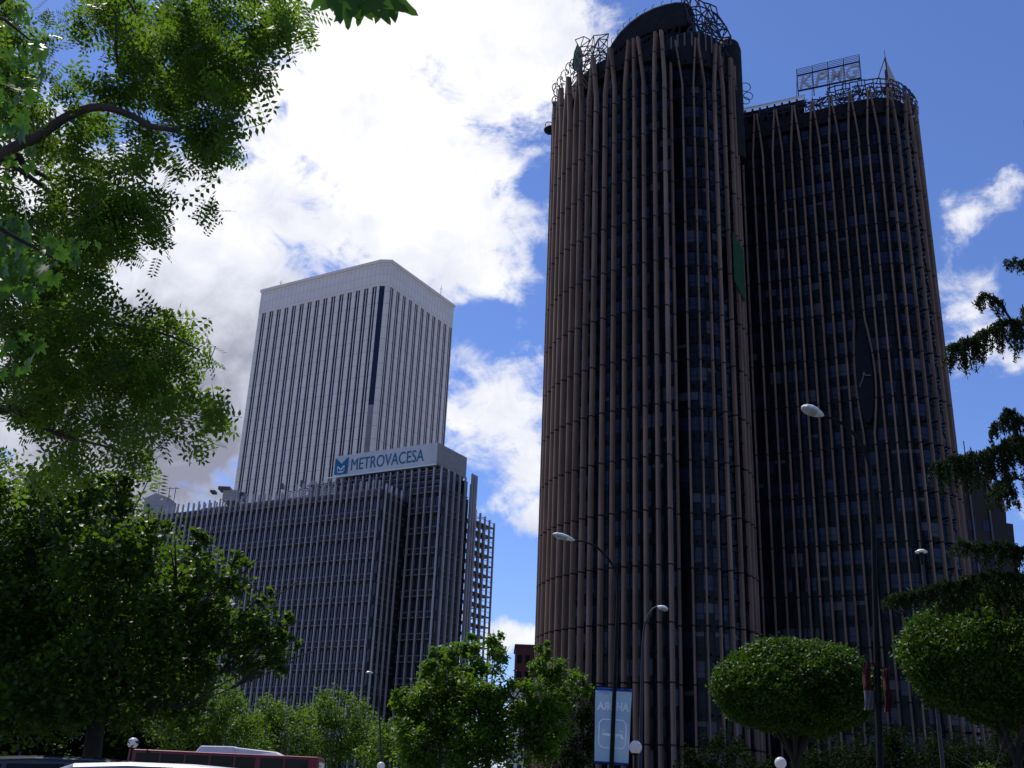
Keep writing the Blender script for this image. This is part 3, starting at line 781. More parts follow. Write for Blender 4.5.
# white M drawn as strokes
b = MB()
yv = OT.to_3x3() @ Vector((0, -.10, 0))
for (x0_, z0_2, x1_, z1_2) in [(.95, .8, .95, 2.0), (.95, 2.0, 1.75, 1.2), (1.75, 1.2, 2.55, 2.0), (2.55, 2.0, 2.55, .8), (1.1, .8, 2.4, .8)]:
    b.bar(onface(x0_, z0_2)+yv, onface(x1_, z1_2)+yv, .12, .26)
b.build('logo_stroke', 'sign_white', bx)
# rooftop plant
def rb(px0, px1, py0, py1, yy, dep, mi=0, name='rooftop_plant'):
    b = MB(); a = at(px0, py1, yy); c = at(px1, py0, yy); b.hexa([Vector(q) for q in ((a.x, yy, a.z), (c.x, yy, a.z), (c.x, yy+dep, a.z), (a.x, yy+dep, a.z), (a.x, yy, c.z), (c.x, yy, c.z), (c.x, yy+dep, c.z), (a.x, yy+dep, c.z))])
    for k in range(3): b.bar((a.x-.03, yy-.04, a.z+(c.z-a.z)*(k+.7)/3.6), (c.x+.03, yy-.04, a.z+(c.z-a.z)*(k+.7)/3.6), .08)
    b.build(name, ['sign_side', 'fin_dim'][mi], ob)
rb(222, 238, 490, 500, 206, 5, 0); rb(218, 230, 486.5, 489, 205.5, 3, 1); rb(210, 215, 490, 492, 206, 2, 1); rb(236, 244, 492, 498, 208, 3, 1)
rb(300, 304, 480, 486, 204, 2, 1); rb(280, 283, 483, 487, 204, 2, 1); rb(311, 316, 481, 485, 204, 2, 0)
a = at(145, 498, 222); c = at(156, 493, 222); e = at(170, 498, 222)
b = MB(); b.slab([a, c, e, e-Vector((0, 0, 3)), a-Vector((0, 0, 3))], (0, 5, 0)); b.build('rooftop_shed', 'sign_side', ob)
for px in (168.5, 174.5): b = MB(); p = at(px, 497, 220); b.bar(p-Vector((0, 0, 1)), p+Vector((0, 0, 2.2)), .12, .12); b.bar(p+Vector((-.7, 0, 1.9)), p+Vector((.7, 0, 1.9)), .1, .1); b.build('roof_antenna', 'fin_dim', ob)

# ================================================================== far buildings
def windows_on(root, x0, x1, y, z0, z1, nx, nz, m='glass_a', ww=.55, hh=.5):
    for i in range(nx):
        for k in range(nz):
            xc = x0+(x1-x0)*(i+.5)/nx; zc_ = z0+(z1-z0)*(k+.5)/nz; dx = (x1-x0)/nx*ww/2; dz = (z1-z0)/nz*hh/2
            b = MB(); b.box(xc-dx, xc+dx, y-.06, y-.01, zc_-dz, zc_+dz, None, 0); b.build('window', m, root)
def block(name, label, px0, px1, pytop, yy, dep, m, nx, nz, ledge=None):
    a = at(px0, pytop, yy); c = at(px1, pytop, yy); zt_ = (a.z+c.z)/2
    t = thing(name, label, 'building', ((a.x+c.x)/2, yy, 0))
    b = MB(); b.box(a.x, c.x, yy, yy+dep, 0, zt_); b.build('wall', m, t)
    b = MB(); b.box(a.x-.3, c.x+.3, yy-.3, yy+dep+.3, zt_, zt_+.5); b.build('roof', ledge or m, t)
    windows_on(t, a.x, c.x, yy, 2, zt_-1, nx, nz); return t
block('brick_building', 'distant red brick block glimpsed between the centre tree and the nearer ribbed tower', 516, 548, 647, 250, 15, 'brick', 4, 8)
block('pale_building', 'low pale grey building partly hidden behind the centre tree', 510, 526, 690, 130, 10, 'pale', 2, 3)
block('glazed_building', 'far building with a dark blue upper floor behind the large dark tree', 60, 92, 494, 260, 12, 'bluebox', 3, 12)
# dark building with a sloping mansard end
yy = 205
t = thing('mansard_building', 'dark building with a steep slanted gable edge right of the farther ribbed tower', 'building', (at(980, 540, yy).x, yy, 0))
pl = [at(x, y, yy) for x, y in [(958, 468), (984, 474), (1006, 512), (1006.5, 523), (1013, 524), (1015, 545)]]
pl = [Vector((p.x, yy, p.z)) for p in pl]; pl += [Vector((pl[-1].x, yy, 0)), Vector((pl[0].x, yy, 0))]
b = MB(); b.slab(pl, (0, 14, 0)); b.build('wall', 'dark_wall', t)
b = MB(); b.bar(pl[1]+Vector((.1, 0, .1)), pl[2]+Vector((.1, 0, .1)), .9, .5); b.build('roof_edge', 'sign_side', t)
for px in (968, 985.5): p = at(px, 480, yy-.2); b = MB(); b.bar((p.x, yy-.25, 4), (p.x, yy-.25, p.z), .3); b.build('downpipe', 'rustlat', t)
for k in range(9):
    z_ = pl[2].z-3-k*4
    if z_ > 4:
        for dx in (1.2, 4.2): 
            xx = at(968, 500, yy).x+dx-1.0; b = MB(); b.box(xx-.8, xx+.8, yy-.08, yy-.01, z_-1.1, z_+1.1); b.build('window', 'glass_b', t)
p = at(967, 470, yy+5); b = MB(); b.bar((p.x, yy+5, p.z-2), (p.x, yy+5, at(967, 441, yy+5).z), .15); b.build('antenna', 'darksteel', t)

# ================================================================== STREET FURNITURE
def lamp_head(b, tip, root_, w=.34, mi0=0, mi1=1):
    """flattened teardrop luminaire from root_ (arm end) to tip, light shell above, lens below"""
    tip = Vector(tip); root_ = Vector(root_); d = tip-root_; L = d.length; x = d.normalized()
    side = x.cross(Vector((0, 0, 1))).normalized(); up = side.cross(x).normalized()
    n = 12; st_ = [(0, .10, .10), (.12, .45, .5), (.35, .85, .85), (.6, 1, 1), (.82, .85, .8), (.95, .5, .45), (1.0, .08, .1)]
    vs = []; fs = []; mi = []
    for s, a, c in st_:
        for k in range(n):
            an = 2*math.pi*k/n; uu = math.cos(an)*w/2*a; vv = math.sin(an)*(w*.36 if math.sin(an) > 0 else w*.28)*c
            vs.append(root_+x*(s*L)+side*uu+up*vv)
    for i in range(len(st_)-1):
        for k in range(n):
            low = math.sin(2*math.pi*(k+.5)/n) < -.2 and i >= 2
            b.add([vs[i*n+k], vs[i*n+(k+1) % n], vs[(i+1)*n+(k+1) % n], vs[(i+1)*n+k]], [(0, 1, 2, 3)], mi1 if low else mi0)
def street_lamp(label, base, arm, tip, head, r=.09, w=.34, m='steel', name='street_lamp', group='street lamps'):
    """arm: points from the pole top outwards, tip: end of the head"""
    base = Vector(base); t = thing(name, label, 'street lamp', base, 0, group)
    b = MB(); b.tube([base-Vector((0, 0, .02)), base+Vector((0, 0, 1.1)), base+Vector((0, 0, 1.2)), Vector(arm[0])], [r*1.5, r*1.45, r*1.05, r*.7], 12); b.build('pole', m, t, smooth=True)
    b = MB(); b.tube([Vector(a) for a in arm], [r*.68-(r*.3)*i/(len(arm)-1) for i in range(len(arm))], 8); b.build('arm', m, t, smooth=True)
    b = MB(); b.lathe([(r*2.4, 0), (r*2.4, .06), (r*1.6, .12)], base, 12); b.build('base_plate', m, t)
    b = MB(); lamp_head(b, tip, head, w); b.build('lamp_head', ['lamp_w', 'lens'], t, smooth=True)
    return t
def lamp_px(label, Y0, polepx, headtip, headroot, armpts, **k):
    pb = at(*polepx, Y0); a0 = at(*armpts[0], Y0); base = a0+(pb-a0)*((a0.z-.12)/(a0.z-pb.z))
    A = [a0]+[at(x, y, Y0) for x, y in armpts[1:]]+[at(*headroot, Y0)]
    return street_lamp(label, base, A, at(*headtip, Y0), at(*headroot, Y0), **k)
lamp_px('grey street lamp reaching left over the blue hanging banner', 33, (614, 720), (552.5, 534), (575, 540.5), [(618, 600), (617.5, 580), (615, 569), (608, 558), (597, 547), (585, 541.5)], r=.072, w=.32, m='darksteel')
lamp_px('slender lamp with a hooked arm turned right beside the blue banner', 50, (641, 740), (668, 610), (657, 606.5), [(642.5, 650), (643.5, 634), (645, 624), (649, 614), (653, 608.5)], r=.085, w=.42)
lamp_px('large lamp with a pale oval head in front of the farther ribbed tower', 25.5, (881, 740), (801, 407), (824, 416), [(873, 520), (869, 465), (864, 448), (856, 436), (843, 424), (832, 418.5)], r=.085, w=.42, m='darksteel')
lamp_px('small lamp standing in front of the louvred office block, left of the centre tree', 70, (379.5, 740), (366, 672.5), (373, 673), [(379, 700), (378.8, 684), (378, 677), (376, 674)], r=.07, w=.3)
lamp_px('small lamp head peeping from the crown between the centre tree and the blue banner', 75, (592, 740), (573.5, 690.5), (583, 687.5), [(592, 710), (591, 694), (588, 689)], r=.07, w=.3)
# post-top lamp
base = at(921, 549.5, 40); tpz = base.z; base.z = .12
t = thing('street_lamp', 'post-top lamp with a flat round cap between the farther tower and the cedar', 'street lamp', base, 0, 'street lamps')
b = MB(); b.tube([base, base+Vector((0, 0, 1)), Vector((base.x, base.y, tpz-.6))], [.12, .08, .05], 10); b.build('pole', 'steel', t, smooth=True)
b = MB(); b.tube([Vector((base.x, base.y, tpz-.6)), Vector((base.x, base.y, tpz-.12))], [.06, .09], 12); b.build('lantern', 'darksteel', t, smooth=True)
b = MB(); b.lathe([(0, -.13), (.23, -.12), (.22, -.07), (.1, 0), (0, .02)], Vector((base.x, base.y, tpz)), 16); b.build('cap', 'lamp_w', t, smooth=True)
# globe lamps
def globe(label, px, py, Y0, rpx):
    c = at(px, py, Y0); r = rpx*Y0/F*1.02/ct*1.0
    t = thing('globe_lamp', label, 'globe lamp', (c.x, Y0, .12), 0, 'white globe lamps')
    b = MB(); b.tube([Vector((c.x, Y0, .12)), Vector((c.x, Y0, .9)), Vector((c.x, Y0, 1.0)), Vector((c.x, Y0, c.z-r*.9))], [.09, .08, .045, .04], 10); b.build('post', 'darksteel', t, smooth=True)
    b = MB(); b.tube([Vector((c.x, Y0, c.z-r*1.15)), Vector((c.x, Y0, c.z-r*.8))], [r*.45, r*.55], 14); b.build('collar', 'darksteel', t)
    b = MB(); pr_ = [(r*math.sin(math.pi*k/12), -r*math.cos(math.pi*k/12)) for k in range(13)]; b.lathe(pr_, c, 20); b.build('globe', 'globe', t, smooth=True)
globe('white globe lamp just right of the blue banner', 635.5, 747.5, 33, 5.6)
globe('white globe lamp low below the smaller clipped round tree', 780.5, 763, 36, 5)
globe('white globe lamp in front of the large dark tree, above the red bus', 133, 743, 45, 4.5)
globe('white globe lamp at the bottom edge left of the centre tree', 381, 766, 40, 3.4)

# mirrored street banner hanging from the lamp
Yb = 33.14
c4 = [at(594.5, 763, Yb), at(628.5, 765.5, Yb), at(632, 689.5, Yb), at(595.5, 687.5, Yb)]
bn = thing('street_banner', 'pale blue hanging banner printed with white lettering seen in reverse', 'banner', (at(613, 720, Yb).x, Yb, .12))
def bp(u, v, off=0):
    q = c4[0].lerp(c4[1], u).lerp(c4[3].lerp(c4[2], u), v); q = q.copy(); q.y += .05*math.sin(u*7+v*3)+off+.03*math.sin(v*11); return q
b = MB(); NU, NV = 14, 24
def grid(b, u0, u1, v0, v1, nu, nv, off, mi=0, th=.006):
    vs = [bp(u0+(u1-u0)*i/nu, v0+(v1-v0)*j/nv, off) for j in range(nv+1) for i in range(nu+1)]
    b.add(vs, [(j*(nu+1)+i, j*(nu+1)+i+1, (j+1)*(nu+1)+i+1, (j+1)*(nu+1)+i) for j in range(nv) for i in range(nu)], mi)
grid(b, 0, 1, .0, 1, NU, NV, 0); b.build('cloth', 'banner', bn, smooth=True)
b = MB(); grid(b, 0, 1, .965, 1.0, NU, 1, -.012); grid(b, 0, 1, 0, .03, NU, 1, -.012); b.build('hem', 'banner_hem', bn)
b = MB(); b.bar(c4[3]+Vector((-.02, 0, .03)), c4[2]+Vector((.02, 0, .03)), .035); b.bar(c4[0], c4[1], .035); b.build('rod', 'darksteel', bn)
# print: mirrored word
cu = bpy.data.curves.new('w', 'FONT'); cu.body = 'AHORA'; cu.size = 1; cu.offset = .05
o = bpy.data.objects.new('w', cu); COL.objects.link(o); dg = bpy.context.evaluated_depsgraph_get(); me = bpy.data.meshes.new_from_object(o.evaluated_get(dg)); bpy.data.objects.remove(o)
xs_ = [v.co.x for v in me.vertices]; ys_ = [v.co.y for v in me.vertices]; x0, x1, y0, y1 = min(xs_), max(xs_), min(ys_), max(ys_)
for v in me.vertices:
    u = .95-.90*(v.co.x-x0)/(x1-x0); w_ = .70+.115*(v.co.y-y0)/(y1-y0); v.co = bp(u, w_, -.03)
me.name = 'printed_word'; me.materials.clear(); me.materials.append(MT['banner_w']); link('printed_word', me, bn)
b = MB(); ring_o = []; 
def rrect(cx, cy, hw, hh, rad, n=6):
    out = []
    for (sx, sy, a0) in ((1, 1, 0), (-1, 1, 90), (-1, -1, 180), (1, -1, 270)):
        for k in range(n+1):
            a = R(a0+90*k/n); out.append((cx+sx*(hw-rad[0])+rad[0]*math.cos(a), cy+sy*(hh-rad[1])+rad[1]*math.sin(a)))
    return out
o1 = rrect(.5, .395, .405, .195, (.17, .085)); o2 = rrect(.5, .395, .365, .178, (.14, .07)); o1 = [tuple(o1[i][k]+(o1[(i+1) % len(o1)][k]-o1[i][k])*j/5 for k in (0, 1)) for i in range(len(o1)) for j in range(5)]; o2 = [tuple(o2[i][k]+(o2[(i+1) % len(o2)][k]-o2[i][k])*j/5 for k in (0, 1)) for i in range(len(o2)) for j in range(5)]; n = len(o1)
vs = [bp(u, v, -.03) for u, v in o1+o2]; b.add(vs, [(i, (i+1) % n, n+(i+1) % n, n+i) for i in range(n)]); b.build('printed_frame', 'banner_w', bn)
b = MB()
for poly in ([(.20, .425), (.80, .425), (.80, .44), (.20, .44)], [(.20, .40), (.42, .40), (.45, .38), (.42, .36), (.20, .37)], [(.42, .34), (.47, .34), (.50, .41), (.45, .41)], [(.55, .40), (.78, .40), (.84, .33), (.74, .33), (.70, .37), (.55, .365)], [(.55, .345), (.64, .345), (.66, .36), (.55, .36)]):
    b.add([bp(u, v, -.035) for u, v in poly], [tuple(range(len(poly)))])
b.build('printed_emblem', 'banner_w', bn)
# furled cloths on the large lamp
for (x0p, x1p, y0p, y1p, lab, m1) in [(864, 872, 663, 710, 'dark red and white furled cloth hanging left of the large lamp pole', 'flag_w'), (884.5, 890, 668, 712, 'dark red furled cloth hanging right of the large lamp pole', 'flag_r')]:
    Yf = 25.5; p0 = at((x0p+x1p)/2, y0p, Yf)
    fl = thing('street_banner', lab, 'banner', (p0.x, Yf, .12), 0, 'banners on the large lamp pole')
    b = MB(); n = 8; vs = []
    for j in range(13):
        py = y0p+(y1p-y0p)*j/12
        for i in range(n+1):
            q = at(x0p+(x1p-x0p)*i/n - .6*math.sin(j*.6), py, Yf); q.y += .10*math.sin(i*1.7+j*.35); vs.append(q)
    b.add(vs, [(j*(n+1)+i, j*(n+1)+i+1, (j+1)*(n+1)+i+1, (j+1)*(n+1)+i) for j in range(12) for i in range(n)])
    for f in range(len(b.f)): b.mi[f] = 1 if (f//n) > 6 else 0
    b.build('cloth', ['flag_r', m1], fl, smooth=True)
    b = MB(); q = at(877, y0p, Yf); b.bar(at(x0p, y0p, Yf), Vector((at(876, y0p, Yf).x, Yf, at(x0p, y0p, Yf).z)) if x0p < 876 else at(878, y0p, Yf), .03); b.build('rod', 'darksteel', fl)

# ================================================================== VEHICLES
def wheel(root, x, y, r=.33, w=.22):
    b = MB()
    def ring_(rr_, y0_, y1_, n=20, r2=None):
        T = Matrix.Rotation(math.pi/2, 3, 'X'); b.lathe([(r2 or 0, y0_), (rr_, y0_), (rr_, y1_), (r2 or 0, y1_)], (x, y, r), n, T=T)
    ring_(r, -w/2, w/2); wo = b.build('tyre', 'rubber', root, bevel=.02)
    b = MB(); ring_(r*.62, -w/2-.02, w/2+.02); b.build('rim', 'alloy', wo); return wo
def car(label, cx, yc, prof, belt, width, m, name='parked_van', wheels=(-1.45, 1.45), zwin=1.05, wins=()):
    """prof: outline (x,z) of the body side; built along world x"""
    t = thing(name, label, 'van', (cx, yc, 0))
    b = MB(); n = len(prof)
    hw = width/2; vs = []
    ctx = sum(p[0] for p in prof)/n
    for s in (-1, -.86, .86, 1):
        for x, z in prof:
            k = 1 if abs(s) < .9 else .965; zz = z
            inset = 0.10*max(0, (z-zwin))  # tumblehome
            vs.append((cx+ctx+(x-ctx)*k, yc+s*(hw-inset), (z-(.045 if abs(s) > .9 and z > 1.2 else 0))))
    fs = [tuple(range(n)), tuple(range(3*n, 4*n))[::-1]]
    for j in range(3):
        for i in range(n): fs.append((j*n+i, j*n+(i+1) % n, (j+1)*n+(i+1) % n, (j+1)*n+i))
    b.add(vs, fs); b.build('body', m, t, smooth=False, bevel=.05)
    for w in wins:
        for s in (-1, 1):
            b = MB(); q = []
            for x, z in w:
                y_ = yc+s*(hw-.10*max(0, z-zwin)+.006); q.append(Vector((cx+x, y_, z)))
            b.slab(q, (0, -s*.02, 0)); b.build('window', 'car_glass', t)
    for wx in wheels:
        for s in (-1, 1): wheel(t, cx+wx, yc+s*(hw-.12))
    for s in (-1, 1):
        b = MB(); xh = min(p[0] for p in prof); b.box(cx+xh-.01, cx+xh+.12, yc+s*(hw-.35)-.18, yc+s*(hw-.35)+.18, .62, .85); b.build('headlight', 'lampclear', t, bevel=.02)
        b = MB(); xh = max(p[0] for p in prof); b.box(cx+xh-.12, cx+xh+.01, yc+s*(hw-.2)-.09, yc+s*(hw-.2)+.09, .75, 1.2); b.build('tail_light', 'lampred', t, bevel=.02)
    b = MB(); 
    for s in (-1, 1): b.bar((cx-1.1, yc+s*(hw-.28), prof[0][1]), (cx+1.1, yc+s*(hw-.28), prof[0][1]), .03)
    return t
pv = [(-1.05, 1.86), (-.2, 1.915), (.8, 1.92), (1.55, 1.88), (1.85, 1.78), (2.1, 1.15), (2.2, .95), (2.22, .35), (1.9, .25), (-2.1, .25), (-2.35, .4), (-2.35, .8), (-2.2, 1.0), (-1.75, 1.2), (-1.45, 1.6), (-1.25, 1.78)]
wv = [[(-1.55, 1.25), (-1.12, 1.72), (-.75, 1.74), (-.75, 1.22)], [(-.65, 1.22), (-.65, 1.75), (.35, 1.78), (.35, 1.22)], [(.46, 1.22), (.46, 1.78), (1.55, 1.75), (1.80, 1.22)]]
pcx = (at(58, 766, 17).x+at(232, 766, 17).x)/2
car('silver van, only its rounded roof showing along the bottom left edge', pcx-.10, 17.9, [(x, z*.968) for x, z in pv], 0, 1.8, 'car_silver', wins=[[(x, z*.968) for x, z in w] for w in wv])
car('dark van behind the silver van at the bottom left corner', at(50, 760, 22).x, 22.6, [(x*1.1, z*1.03-.03) for x, z in pv], 0, 1.85, 'car_dark', wins=[[(x*1.1, z*1.03-.03) for x, z in w] for w in wv])
# bus
xa, xb = at(128, 752, 66).x, at(319, 757, 66).x; ybs = 66; hb = 3.02
bs = thing('red_bus', 'red city bus with a white roof unit passing below the trees on the left', 'bus', ((xa+xb)/2, ybs+1.25, 0))
b = MB(); b.box(xa, xb, ybs, ybs+2.5, .35, hb); b.build('body', 'bus_red', bs, bevel=.12)
nw = 7
for k in range(nw):
    x0 = xa+.5+(xb-xa-1)*k/nw; x1 = xa+.5+(xb-xa-1)*(k+1)/nw-(.3 if k in (4,) else .1)
    for yy_ in (ybs-.02, ybs+2.5): b = MB(); b.box(x0, x1, yy_, yy_+.02, 1.2, 2.84); b.build('window', 'car_glass', bs)
b = MB(); b.box(xb-.01, xb+.02, ybs+.2, ybs+2.3, 1.1, 2.75); b.box(xa-.02, xa+.01, ybs+.2, ybs+2.3, 1.1, 2.75); b.build('windscreen', 'car_glass', bs)
ax0, ax1 = at(193, 750, 66).x, at(281, 750, 66).x
b = MB(); zt0 = hb-.02
b.hexa([Vector(q) for q in ((ax0, ybs+.5, zt0), (ax1, ybs+.5, zt0), (ax1, ybs+2, zt0), (ax0, ybs+2, zt0), (ax0+.25, ybs+.65, hb+.36), (ax0+2.2, ybs+.65, hb+.40), (ax0+2.2, ybs+1.85, hb+.40), (ax0+.25, ybs+1.85, hb+.36))])
b.v[1] = (ax0+2.4, ybs+.5, zt0); b.v[2] = (ax0+2.4, ybs+2, zt0)
b.hexa([Vector(q) for q in ((ax0+2.41, ybs+.55, zt0), (ax1, ybs+.55, zt0), (ax1, ybs+1.95, zt0), (ax0+2.41, ybs+1.95, zt0), (ax0+2.21, ybs+.66, hb+.36), (ax1-.5, ybs+.7, hb+.20), (ax1-.5, ybs+1.8, hb+.20), (ax0+2.21, ybs+1.84, hb+.36))])
b.build('roof_unit', 'bus_white', bs, bevel=.05)
for wx in (xa+2.4, xb-2.9):
    for yy_ in (ybs+.15, ybs+2.35): wheel(bs, wx, yy_, .48, .28)

# ================================================================== TREES
# large dark plane tree on the left
cl = px_clumps([(20, 520, 27, 50), (70, 505, 25, 34), (112, 500, 26, 26), (138, 552, 25.5, 28), (100, 570, 25, 52), (30, 600, 27, 60), (185, 580, 26, 30), (215, 590, 25, 30), (175, 630, 25.5, 45), (250, 625, 25, 26), (262, 648, 25.5, 26), (218, 650, 26, 40), (120, 660, 25.5, 55), (40, 682, 26, 52), (-30, 580, 27, 60), (180, 688, 27, 38), (120, 692, 27, 40), (-30, 670, 27, 60), (30, 712, 27.5, 28), (80, 560, 29, 70), (150, 640, 29, 65), (50, 650, 30, 75), (125, 478, 26, 13), (45, 480, 26, 20), (20, 560, 31, 90), (100, 620, 31, 90), (0, 665, 31, 68), (140, 672, 30, 55), (157, 530, 25.5, 12), (200, 543, 25, 14), (236, 563, 25, 12), (284, 626, 25, 11), (268, 602, 25, 10), (291, 644, 25, 8), (98, 478, 25, 11), (62, 466, 25.5, 11), (280, 668, 25, 10)], .9)
tree('plane_tree', 'large dark dense plane tree filling the lower left corner', (at(90, 740, 27).x, 27, .12), cl, 'leaf_dark', .13, 1.6, tr=.24, tmpl=LOBED, sub=30, tight=.33, shell=.35, lm=.45)
# row of street trees behind the bus
def small(label, Y0, lst, m='leaf_mid', leaf=.17, dens=1.0, bx=None, group='street trees behind the road', sub=14, deep=1.0, tr=.14):
    cl = px_clumps([(a, c, Y0+random.uniform(-1, 1), r) for a, c, r in lst], deep)
    x = bx if bx is not None else sum(a for a, c, r in lst)/len(lst)
    p = at(x, 760, Y0); return tree('street_tree', label, (p.x, Y0, .12), cl, m, leaf, dens*1.5, group, tr=tr, sub=sub, tight=.33, tmpl=LEAF)
small('bright street tree under the lower edge of the large dark tree, left of its row', 76, [(200, 715, 26), (225, 700, 20), (232, 722, 26), (180, 735, 26), (205, 750, 24), (250, 745, 24), (165, 712, 22)], leaf=.2)
small('rounded street tree above the right half of the red bus', 80, [(262, 722, 20), (272, 708, 14), (285, 728, 22), (262, 745, 24), (300, 742, 20), (240, 735, 18)], leaf=.2)
small('street tree with a domed crown just right of the red bus', 84, [(330, 708, 18), (318, 722, 20), (350, 715, 18), (338, 735, 26), (365, 735, 22), (320, 752, 20), (360, 755, 22)], leaf=.21)
small('low street tree touching the left side of the centre tree', 78, [(392, 742, 20), (380, 752, 20), (405, 750, 20), (395, 728, 12)], leaf=.2)
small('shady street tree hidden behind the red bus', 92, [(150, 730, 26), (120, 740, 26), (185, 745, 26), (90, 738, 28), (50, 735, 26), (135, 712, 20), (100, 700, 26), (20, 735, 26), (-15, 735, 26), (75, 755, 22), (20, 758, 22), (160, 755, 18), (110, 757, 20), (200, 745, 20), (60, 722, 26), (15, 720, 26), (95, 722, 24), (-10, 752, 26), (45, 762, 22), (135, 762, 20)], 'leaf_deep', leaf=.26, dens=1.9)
# centre tree
small('upright light green tree in the centre with a notched crown', 46, [(466, 655, 17), (468, 642, 8), (495, 652, 13), (497, 640, 7), (437, 668, 15), (436, 655, 7), (412, 700, 17), (400, 700, 9), (455, 690, 26), (487, 690, 26), (430, 715, 26), (545, 668, 16), (543, 652, 9), (560, 690, 18), (580, 688, 10), (535, 700, 20), (470, 730, 34), (515, 735, 30), (548, 730, 24), (420, 745, 26), (480, 755, 30)], bx=490, leaf=.18, dens=2.8, sub=16, group=None, deep=1.1, tr=.16)
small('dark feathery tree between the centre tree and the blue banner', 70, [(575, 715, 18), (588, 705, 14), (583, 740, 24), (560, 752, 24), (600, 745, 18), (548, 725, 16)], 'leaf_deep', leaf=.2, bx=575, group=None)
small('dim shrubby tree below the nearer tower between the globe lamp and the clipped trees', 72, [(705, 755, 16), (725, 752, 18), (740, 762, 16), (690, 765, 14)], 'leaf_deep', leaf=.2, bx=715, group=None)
# clipped round trees
def clipped(label, px, py, rx, ry, Y0, n, leaf, dep=1.0, trunkpx=None):
    c = at(px, py, Y0); k = (c-EYE).dot(Vector((0, ct, st)))/F; ax, az = rx*k, ry*k; ay = ax*dep
    base = at(trunkpx or px, 760, Y0); base = Vector((base.x, Y0, .12))
    t = thing('clipped_tree', label, 'tree', base, 0, 'clipped round street trees')
    d = rng.normal(size=(n, 3)); d /= np.linalg.norm(d, axis=1)[:, None]
    wv = 1+.035*rng.normal(size=n)*(rng.random(n) < .35)+.05*np.sin(d[:, 0]*7+1)*np.sin(d[:, 2]*6)+.04*np.sin(d[:, 1]*9+d[:, 0]*5)+.03*np.sin(d[:, 0]*17)*np.sin(d[:, 1]*15+d[:, 2]*19)
    low = d[:, 2] < 0; dz = np.where(low, np.sign(d[:, 2])*np.abs(d[:, 2])**1.0*.82, d[:, 2])
    rad = (.80+.22*rng.random(n)**.6)*wv
    pts = np.stack([d[:, 0]*ax*rad, d[:, 1]*ay*rad, dz*az*rad], 1)+np.array(c)
    n2 = n//4; e = rng.normal(size=(n2, 3)); e /= np.linalg.norm(e, axis=1)[:, None]; e *= (rng.random(n2)**.4*.85)[:, None]
    pts = np.concatenate([pts, e*np.array([ax, ay, az*.85])+np.array(c)])
    leafmesh('crown', 'leaf_top', pts, leaf*(.6+.8*rng.random(len(pts))), LEAF[0], LEAF[1], t, rotmats(len(pts), .2, .6))
    b = MB(); fk = base+Vector((0, 0, max(1.5, (c.z-az-base.z)*.85)))
    b.tube([base, base.lerp(fk, .5)+Vector((.04, 0, 0)), fk], [.14, .11, .10], 9)
    for k2 in range(7):
        a = k2*.9; e_ = Vector((c.x+ax*.6*math.cos(a), c.y+ay*.6*math.sin(a), c.z+az*.1)); b.tube([fk, fk.lerp(e_, .4)+Vector((0, 0, .1)), e_], [.07, .05, .02], 6)
    b.build('trunk', 'bark2', t, smooth=True); return t
clipped('smaller clipped round tree in front of the ribbed towers', 795, 692, 79, 51, 30, 42000, .10, 1.0)
clipped('larger clipped round tree cut by the right edge of the photo', 1017, 662, 108, 76, 25, 70000, .09, 1.0)
# dark evergreen mass behind the clipped trees
for (px, py, r, Y0, lab) in [(880, 752, 30, 52, 'low dark evergreen shrub between the two clipped trees'), (830, 768, 30, 54, 'low dark evergreen shrub under the smaller clipped tree'), (760, 775, 24, 50, 'low dark evergreen shrub left below the smaller clipped tree'), (950, 762, 34, 50, 'low dark evergreen shrub under the larger clipped tree'), (1015, 755, 36, 52, 'low dark evergreen shrub at the right edge')]:
    c = px_clumps([(px-r*.5, py, Y0, r*.7), (px+r*.5, py, Y0+1, r*.7), (px, py-r*.25, Y0+.5, r*.7), (px-r*.6, py+18, Y0, r*.8), (px+r*.6, py+18, Y0, r*.8)])
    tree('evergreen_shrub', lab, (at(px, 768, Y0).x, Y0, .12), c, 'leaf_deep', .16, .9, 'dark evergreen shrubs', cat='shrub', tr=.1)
c = px_clumps([(985, 768, 15, 7), (978, 771, 15, 5), (992, 772, 15, 6)])
tree('small_bush', 'small yellow green bush tip at the bottom edge below the larger clipped tree', (at(985, 768, 15).x, 15, .004), c, 'leaf_mid', .04, 1.2, None, cat='shrub', tr=.03, sub=200)

